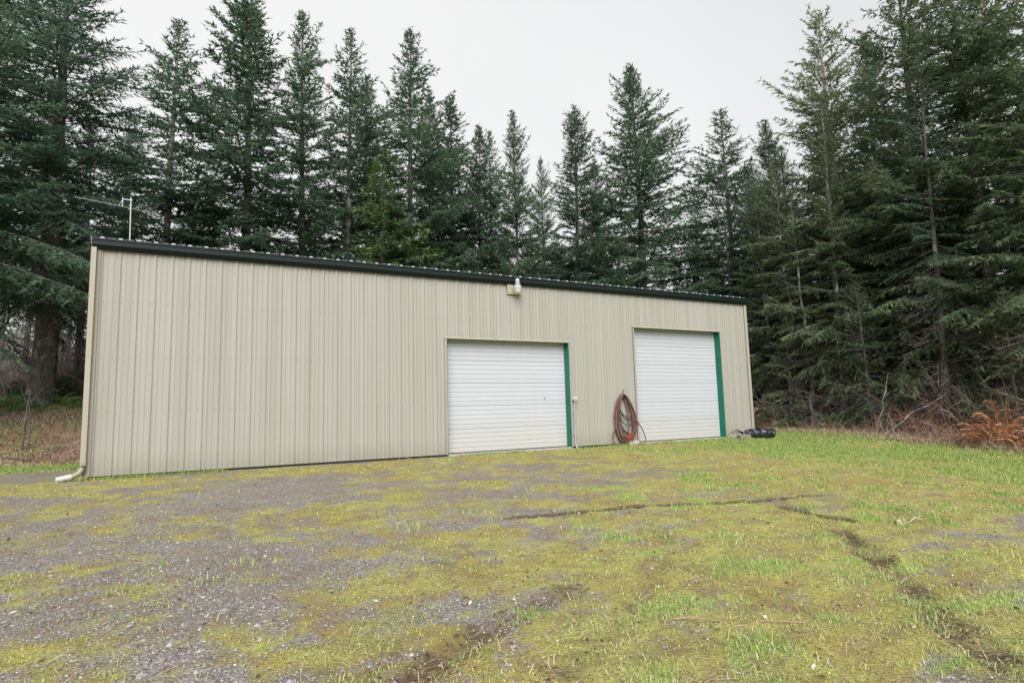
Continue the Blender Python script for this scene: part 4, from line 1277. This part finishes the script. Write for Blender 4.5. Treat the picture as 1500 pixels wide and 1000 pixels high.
# fallen and leaning dead poles at the wood edge
def pole_thing(name, pts, r0, r1, mat, label, cat):
    P = np.array(pts, float); K = 9
    t = np.linspace(0, len(P) - 1, K); i0 = np.minimum(t.astype(int), len(P) - 2); f = (t - i0)[:, None]
    Q = P[i0] * (1 - f) + P[i0 + 1] * f
    rr = np.random.RandomState(len(label)); Q[1:-1] += rr.normal(0, 0.02, (K - 2, 3))
    V, F = tubes(Q[None], np.linspace(r0, r1, K)[None], 7)
    return link(name, np_mesh(name, V, F, [mat], smooth=True), None, None, None, label, cat)
def gz(x, y): return float(ground_z(x, y))
for pts, r0, r1, lab in [
    ([(22.2, -2.2, gz(22.2, -2.2)), (22.7, -3.0, gz(22.7, -3.0) + 0.8), (23.3, -3.8, 1.2)], 0.024, 0.009, 'dead grey pole leaning out over the twig heaps in the right wood'),
    ([(22.4, -1.9, gz(22.4, -1.9)), (22.5, -2.2, 0.8), (22.9, -2.3, 2.0)], 0.02, 0.008, 'thin upright dead stem beside the leaning grey pole'),
    ([(23.2, -7.8, 0.1), (22.9, -6.4, 0.75), (23.4, -4.8, 1.5)], 0.02, 0.008, 'long dead branch slanting over the rusty bracken')]:
    pole_thing('dead_pole', pts, r0, r1, M_BARK_PALE, lab, 'dead branch')
pole_thing('fallen_branch', [(-3.6, 7.0, gz(-3.6, 7) + .12), (-2.6, 6.6, gz(-2.6, 6.6) + .1), (-1.7, 6.0, gz(-1.7, 6) + .05)], 0.035, 0.015, M_BARK, 'dark fallen branch lying across the foot of the left bank', 'fallen branch')

# ------------------------------------------------------------------ ferns and bracken
def frond(seed, ln, wid, arch, n=13, curl=0.0):
    rg = np.random.RandomState(seed)
    V, F = [], []
    t = np.linspace(0, 1, n)
    px = ln * t * (1 - 0.18 * t); pz = ln * (arch * t - (arch + 0.25) * t ** 2 * 0.95 - curl * t ** 3)
    for i in range(n):
        if t[i] < 0.08: continue
        w = wid * math.sin(math.pi * min(1, t[i] * 0.9 + 0.12)) ** 0.7
        for s in (-1, 1):
            b = len(V); h = ln / n * 0.42
            j = rg.uniform(-.02, .02)
            V += [(px[i] - h, 0, pz[i]), (px[i] + h, 0, pz[i]), (px[i] + h * 1.6, s * w, pz[i] - w * 0.28 + j)]
            F.append((b, b + 1, b + 2))
    # midrib
    for i in range(n - 1):
        b = len(V); r = 0.006
        V += [(px[i], -r, pz[i] + .002), (px[i], r, pz[i] + .002), (px[i + 1], 0, pz[i + 1] + .002)]
        F.append((b, b + 1, b + 2))
    return np.array(V), np.array(F)
FR = [np_mesh('frond', *frond(i, 0.75, 0.075, 0.9 - 0.12 * i), [M_FERN]) for i in range(3)]
FRR = [np_mesh('dead_frond', *frond(30 + i, 0.8, 0.11, 1.0 - 0.1 * i, curl=0.35 + 0.1 * i), [M_RUST]) for i in range(3)]
def fern(name, x, y, n, sc, meshes, label, cat, group=None, z=None, spread=0.05, heap=0.0):
    t = thing(name, label, cat, (x, y, gz(x, y) - 0.02 if z is None else z), random.uniform(0, 6), group)
    for i in range(n):
        o = link('frond', meshes[i % len(meshes)], None, t)
        a = i * 2.4 + random.uniform(-.3, .3); s = sc * random.uniform(0.7, 1.15)
        o.rotation_euler = (random.uniform(-.3, .3), random.uniform(-1.15, -.1) if heap else random.uniform(-.75, .1), a); o.scale = (s, s, s)
        q = spread * math.sqrt(random.random()); o.location = (math.cos(a) * q, math.sin(a) * q, heap * random.random() * (1 - 0.7 * q / max(spread, .01)))
    return t
for x, y, sc in [(-3.5, 11.0, 1.3), (-3.1, 10.7, 1.2), (-2.9, 11.3, 1.4), (-2.4, 10.6, 1.1), (-2.0, 11.2, 1.3), (-1.6, 10.8, 1.1), (-1.2, 11.3, 1.3), (-0.7, 11.0, 1.0), (-4.0, 10.9, 1.3), (-4.5, 11.3, 1.3)]:
    fern('sword_fern', x, y, 14, sc, FR, 'green sword fern along the top of the left bank', 'fern', 'sword ferns along the top of the left bank')
fern('sword_fern', -1.55, 6.9, 11, 0.75, FR, 'lone green fern low on the bank beside the sapling', 'fern')
fern('weed', 13.0, -0.22, 9, 0.36, FR, 'small leafy green weed at the foot of the hanging hoses', 'weed', z=gz(13.0, -0.22))
b = fern('dead_bracken', 21.8, -5.75, 80, 0.95, FRR, 'large rust-coloured clump of dead bracken at the right wood edge', 'bracken', z=gz(21.8, -5.75) + 0.05, spread=0.6, heap=1.15)
fern('dead_bracken', 21.2, -7.0, 18, 0.9, FRR, 'lower dead bracken clump right of the large rusty one', 'bracken', z=gz(21.2, -7.0) + 0.02, spread=0.7, heap=0.4)
fern('dead_bracken', 22.2, -5.0, 12, 0.7, FRR, 'small upright rusty bracken left of the large clump', 'bracken', z=gz(22.2, -5.0) + 0.02, spread=0.25, heap=0.4)

# two-stemmed sapling on the bank
sp = thing('sapling', 'bare two-stemmed sapling standing on the left bank', 'sapling', (-2.2, 7.3, gz(-2.2, 7.3) - 0.05))
for pts in ([(-0.06, 0, 0), (-0.05, 0, 0.7), (0.0, 0, 1.3), (0.06, 0, 1.75)], [(0.07, 0.02, 0), (0.08, 0.02, 0.6), (0.05, 0.02, 1.1), (0.05, 0.02, 1.55)]):
    mb = MB(); mb.tube(pts, [0.03, 0.026, 0.02, 0.008], 7); mb.build('stem', M_BARK, sp, smooth=True)
for pts in ([(0.08, 0.02, 0.62), (0.3, 0, 0.85), (0.55, 0, 1.05), (0.85, 0, 1.2)], [(-0.05, 0, 0.6), (-0.3, 0, 0.75), (-0.55, 0, 1.0)], [(0.03, 0, 1.35), (-0.12, 0, 1.6), (-0.2, 0, 1.95)], [(0.06, 0, 1.4), (0.2, 0, 1.6), (0.35, 0, 1.85)]):
    mb = MB(); mb.tube(pts, np.linspace(0.012, 0.004, len(pts)), 5); mb.build('twig', M_BARK, sp)

# ------------------------------------------------------------------ what lies and grows on the yard
CAMXY = np.array([1.52, -14.38])
def scatter(n, dmin, dmax, seed, p=1.0, wide=0.98):
    """places on the yard, thicker towards the near part where single pieces can be told apart"""
    rg = np.random.RandomState(seed)
    q = rg.uniform(0, 1, n)
    d = (dmin ** (1 - p) + q * (dmax ** (1 - p) - dmin ** (1 - p))) ** (1 / (1 - p)) if p != 1 else dmin * (dmax / dmin) ** q
    a = rg.uniform(-wide, wide, n)
    x = CAMXY[0] + d * (0.4825 + a * 0.8759); y = CAMXY[1] + d * (0.8759 - a * 0.4825)
    return x, y, d, rg

def stones(n, dmin, dmax, seed, s0, s1, p):
    x, y, d, rg = scatter(n, dmin, dmax, seed, p)
    mo, gr, mu, li, _ = masks(x, y)
    k = (rg.rand(n) < np.clip(1.1 - 1.35 * mo - 0.7 * gr, 0.03, 1)) & (y < -0.2)
    x, y = x[k], y[k]; m = len(x)
    z = surf_z(x, y)
    s = np.exp(rg.uniform(math.log(s0), math.log(s1), m))
    base = np.array([[1, 0, .1], [0, 1, -.1], [-1, 0, .1], [0, -1, 0], [0, 0, .8], [0, 0, -.6]])
    V = base[None] * s[:, None, None] * rg.uniform(0.55, 1.3, (m, 6, 3))
    a = rg.uniform(0, 6.28, m); c, sn = np.cos(a)[:, None], np.sin(a)[:, None]
    X = V[..., 0] * c - V[..., 1] * sn; Y = V[..., 0] * sn + V[..., 1] * c
    V = np.stack([X + x[:, None], Y + y[:, None], V[..., 2] + z[:, None] + 0.15 * s[:, None]], -1).reshape(-1, 3)
    f = np.array([[0, 1, 4], [1, 2, 4], [2, 3, 4], [3, 0, 4]])
    F = (f[None] + 6 * np.arange(m)[:, None, None]).reshape(-1, 3)
    return V, F

def blades(x, y, z, rg, h, w, lean=0.5, k2=True):
    """one bent blade (two triangles) at every place"""
    m = len(x); a = rg.uniform(0, 6.28, m); ln = np.abs(rg.normal(0, lean, m))
    ln = ln + (1.6 if lean > 3 else 0.0)
    d = np.stack([np.cos(a) * ln, np.sin(a) * ln, np.ones(m)], -1)
    d = norm(d); p = np.stack([x, y, z - 0.004], -1)
    sd = np.stack([-np.sin(a), np.cos(a), np.zeros(m)], -1) * (w / 2)[:, None]
    mid = p + d * (h * 0.55)[:, None]
    tip = p + d * h[:, None] + np.stack([np.cos(a), np.sin(a), -0.7 * np.ones(m)], -1) * (h * 0.28 * np.minimum(ln, 1.5))[:, None]
    V = np.stack([p - sd, p + sd, mid + sd * .75, mid - sd * .75, tip], 1).reshape(-1, 3)
    f = np.array([[0, 1, 2], [0, 2, 3], [3, 2, 4]])
    return V, (f[None] + 5 * np.arange(m)[:, None, None]).reshape(-1, 3)

def cat(parts):
    Vs, Fs, o = [], [], 0
    for V, F in parts:
        Vs.append(V); Fs.append(F + o); o += len(V)
    return np.concatenate(Vs), np.concatenate(Fs)

V, F = cat([stones(85000, 2.6, 13, 1, 0.0045, 0.013, 1.3), stones(1000, 3, 15, 2, 0.012, 0.026, 1.2)])
link('gravel', np_mesh('gravel', V, F, [M_STONE]), kind='stuff', label='crushed grey gravel of the yard', cat='gravel')

# moss shoots
x, y, d, rg = scatter(150000, 2.6, 17, 3, 1.25)
mo, gr, mu, li, _ = masks(x, y)
k = (rg.rand(len(x)) < np.clip((mo - 0.42) * 2.2, 0, 1) * (1 - 0.9 * mu)) & (y < -0.12) & (fbm(x * 9, y * 9, 71, 2) > 0.42)
x, y, d = x[k], y[k], d[k]
V, F = blades(x, y, surf_z(x, y), rg, rg.uniform(0.008, 0.02, len(x)) * (1 + d / 16), 0.004 + 0.0011 * d * rg.uniform(0.6, 1.4, len(x)), 0.8)
link('moss', np_mesh('moss', V, F, [M_MOSS]), kind='stuff', label='yellow-green moss over the gravel', cat='moss')

# grass tufts
def tufts(n, dmin, dmax, seed, p, per, h0, h1, thr, rad):
    x, y, d, rg = scatter(n, dmin, dmax, seed, p)
    mo, gr, mu, li, _ = masks(x, y)
    w = np.clip((gr - thr) * 2.2, 0, 1) * (1 - 0.85 * mu) + 0.05
    k = (rg.rand(n) < w) & (y < -0.15)
    x, y, d = x[k], y[k], d[k]
    m = len(x); size = np.exp(rg.uniform(-0.7, 0.5, m))
    bx = np.repeat(x, per) + rg.normal(0, rad, m * per) * np.repeat(size, per)
    by = np.minimum(np.repeat(y, per) + rg.normal(0, rad, m * per) * np.repeat(size, per), -0.1)
    h = rg.uniform(h0, h1, m * per) * np.repeat(size, per)
    return blades(bx, by, surf_z(bx, by), rg, h, 0.0025 + 0.0007 * np.repeat(d, per), 0.75)
V, F = cat([tufts(5200, 2.7, 11, 11, 1.2, 26, 0.012, 0.045, 0.12, 0.05), tufts(1300, 2.7, 8.5, 12, 1.1, 60, 0.02, 0.07, 0.25, 0.085)])
link('grass', np_mesh('grass', V, F, [M_GRASS]), kind='stuff', label='tufts of pale green grass in the mossy yard', cat='grass')

# greener lawn towards the right wood, the strip left of the building and along the wall foot
rg = np.random.RandomState(13)
n = 170000
x = rg.uniform(9, 23, n); y = rg.uniform(-12.5, 1.5, n)
mo, gr, mu, li, _ = masks(x, y)
k = (rg.rand(n) < np.clip((gr - 0.3) * 1.8, 0, 1)) & ((y < -0.15) | (x > 18.95)) & (x < np.vectorize(rim_x)(y) + 0.3 + rg.normal(0, .25, n))
x1, y1 = x[k], y[k]
n = 26000
x = rg.uniform(-6, -0.2, n); y = rg.uniform(2.2, 6.4, n)
k = rg.rand(n) < sstep(2.4, 4.6, y) * (1 - sstep(5.3, 6.3, y)) * (0.3 + fbm(x * 1.2, y * 1.2, 4))
x2, y2 = x[k], y[k]
n = 15000
x = rg.uniform(-0.4, 18.7, n); y = -0.13 - np.abs(rg.normal(0, 0.07, n))
k = (rg.rand(n) < sstep(0.42, 0.62, fbm(x * 1.3, y * 0 + 2, 19, 3)) * np.where((x > D1[0]) & (x < D1[1]) | (x > D2[0]) & (x < 18.4), 0.35, 1))
x3, y3 = x[k], y[k]
n = 30000
x = rg.uniform(-6, -0.2, n); y = rg.uniform(6.5, 11.5, n)
k = rg.rand(n) < sstep(0.40, 0.6, fbm(x * 0.8, y * 0.8, 29))
x4, y4 = x[k], y[k]
x, y = np.concatenate([x1, x2, x3, x4]), np.concatenate([y1, y2, y3, y4])
dd = np.hypot(x - CAMXY[0], y - CAMXY[1])
V, F = blades(x, y, surf_z(x, y), rg, rg.uniform(0.025, 0.085, len(x)), 0.003 + 0.0006 * dd, 0.6)
link('lawn', np_mesh('lawn', V, F, [M_LAWN]), kind='stuff', label='short bright green grass towards the right wood and along the wall', cat='grass')

# dry straw lying about and standing in the bank
x, y, d, rg = scatter(8000, 2.6, 14, 21, 1.2)
mo, gr, mu, li, _ = masks(x, y)
k = (rg.rand(len(x)) < np.clip(mo * 0.75 + gr * 0.6 - 0.1 + 0.4 * mu, 0.04, 1)) & (y < -0.2)
x, y, d = x[k], y[k], d[k]
V1, F1 = blades(x, y, surf_z(x, y) + 0.008, rg, rg.uniform(0.05, 0.17, len(x)), 0.003 + 0.0006 * d, 5.0)
n = 34000
x = rg.uniform(-6, -0.2, n); y = rg.uniform(5.4, 12, n)
k = rg.rand(n) < 0.1 + 0.9 * sstep(0.45, 0.65, fbm(x * 0.9, y * 0.9, 23))
x, y = x[k], y[k]
V2, F2 = blades(x, y, surf_z(x, y), rg, rg.uniform(0.04, 0.14, len(x)), np.full(len(x), 0.015), 1.2)
n = 16000
y = rg.uniform(-11, 2.5, n); x = np.vectorize(rim_x)(y) + rg.normal(0.25, 0.4, n)
V3, F3 = blades(x, y, surf_z(x, y), rg, rg.uniform(0.06, 0.22, n), np.full(n, 0.014), 1.3)
V, F = cat([(V1, F1), (V2, F2), (V3, F3)])
link('dry_grass', np_mesh('dry_grass', V, F, [M_STRAW]), kind='stuff', label='dry straw-coloured grass on the yard and the banks', cat='dry grass')

# mud clods along the wheel ruts
x, y, d, rg = scatter(60000, 2.6, 13, 31, 1.25)
mu, _ = rut_mask(x, y)
k = rg.rand(len(x)) < np.clip(mu - 0.2, 0, 1) * 0.9
x, y = x[k], y[k]; m = len(x)
s = np.exp(rg.uniform(math.log(0.005), math.log(0.019), m)); z = surf_z(x, y)
base = np.array([[1, 0, .1], [0, 1, -.1], [-1, 0, .1], [0, -1, 0], [0, 0, .8]])
V = base[None] * s[:, None, None] * rg.uniform(0.5, 1.4, (m, 5, 3)) + np.stack([x, y, z], -1)[:, None]
F = (np.array([[0, 1, 4], [1, 2, 4], [2, 3, 4], [3, 0, 4]])[None] + 5 * np.arange(m)[:, None, None]).reshape(-1, 3)
link('mud_clods', np_mesh('mud_clods', V.reshape(-1, 3), F, [M_CLOD]), kind='stuff', label='dark mud clods thrown up along the wheel ruts', cat='mud')

# fallen leaves and pale flecks
x, y, d, rg = scatter(1500, 2.7, 18, 41, 1.1)
k = y < -0.25
x, y, d = x[k], y[k], d[k]
n = 9000
y_ = rg.uniform(-11, 2.5, n); x_ = np.vectorize(rim_x)(y_) + rg.normal(0.9, 0.9, n)
x_2 = rg.uniform(-7, -0.3, 5000); y_2 = rg.uniform(5.6, 11, 5000)
sz = np.concatenate([rg.uniform(0.006, 0.02, len(x)) * (1 + d / 14), rg.uniform(0.02, 0.06, n), rg.uniform(0.02, 0.06, 5000)])
x = np.concatenate([x, x_, x_2]); y = np.concatenate([y, y_, y_2]); m = len(x)
p = np.stack([x, y, surf_z(x, y) + 0.012], -1)
a = rg.uniform(0, 6.28, m)
d1 = np.stack([np.cos(a), np.sin(a), rg.normal(0, 0.3, m)], -1) * sz[:, None]; d2 = np.stack([-np.sin(a), np.cos(a), rg.normal(0, 0.3, m)], -1) * sz[:, None] * 0.6
V = np.stack([p - d1, p + d2, p + d1, p - d2], 1).reshape(-1, 3)
link('leaf_litter', np_mesh('leaf_litter', V, np.arange(4 * m).reshape(m, 4), [M_LEAF]), kind='stuff', label='fallen leaves and pale flecks strewn on the ground', cat='leaf litter')

# single sticks on the yard
def stick(pts, r, mat, lab):
    P = [(x, y, float(surf_z(np.array([x]), np.array([y]))[0]) + 0.012) for x, y in pts]
    pole_thing('stick', P, r, r * 0.5, mat, lab, 'stick')
M_TWIG = simple('dry_pinkish_twig', (0.30, 0.19, 0.14), 0.9, 0, 0.25, 20)
M_TWIGP = simple('bleached_twig', (0.52, 0.46, 0.36), 0.9, 0, 0.2, 20)
stick([(4.62, -11.0), (4.95, -11.22), (5.34, -11.5)], 0.007, M_TWIG, 'thin reddish stick lying flat in the lower right of the yard')
stick([(9.0, -10.2), (9.15, -10.0), (9.5, -10.1)], 0.012, M_TWIGP, 'short bleached stick on the yellow moss right of the ruts')
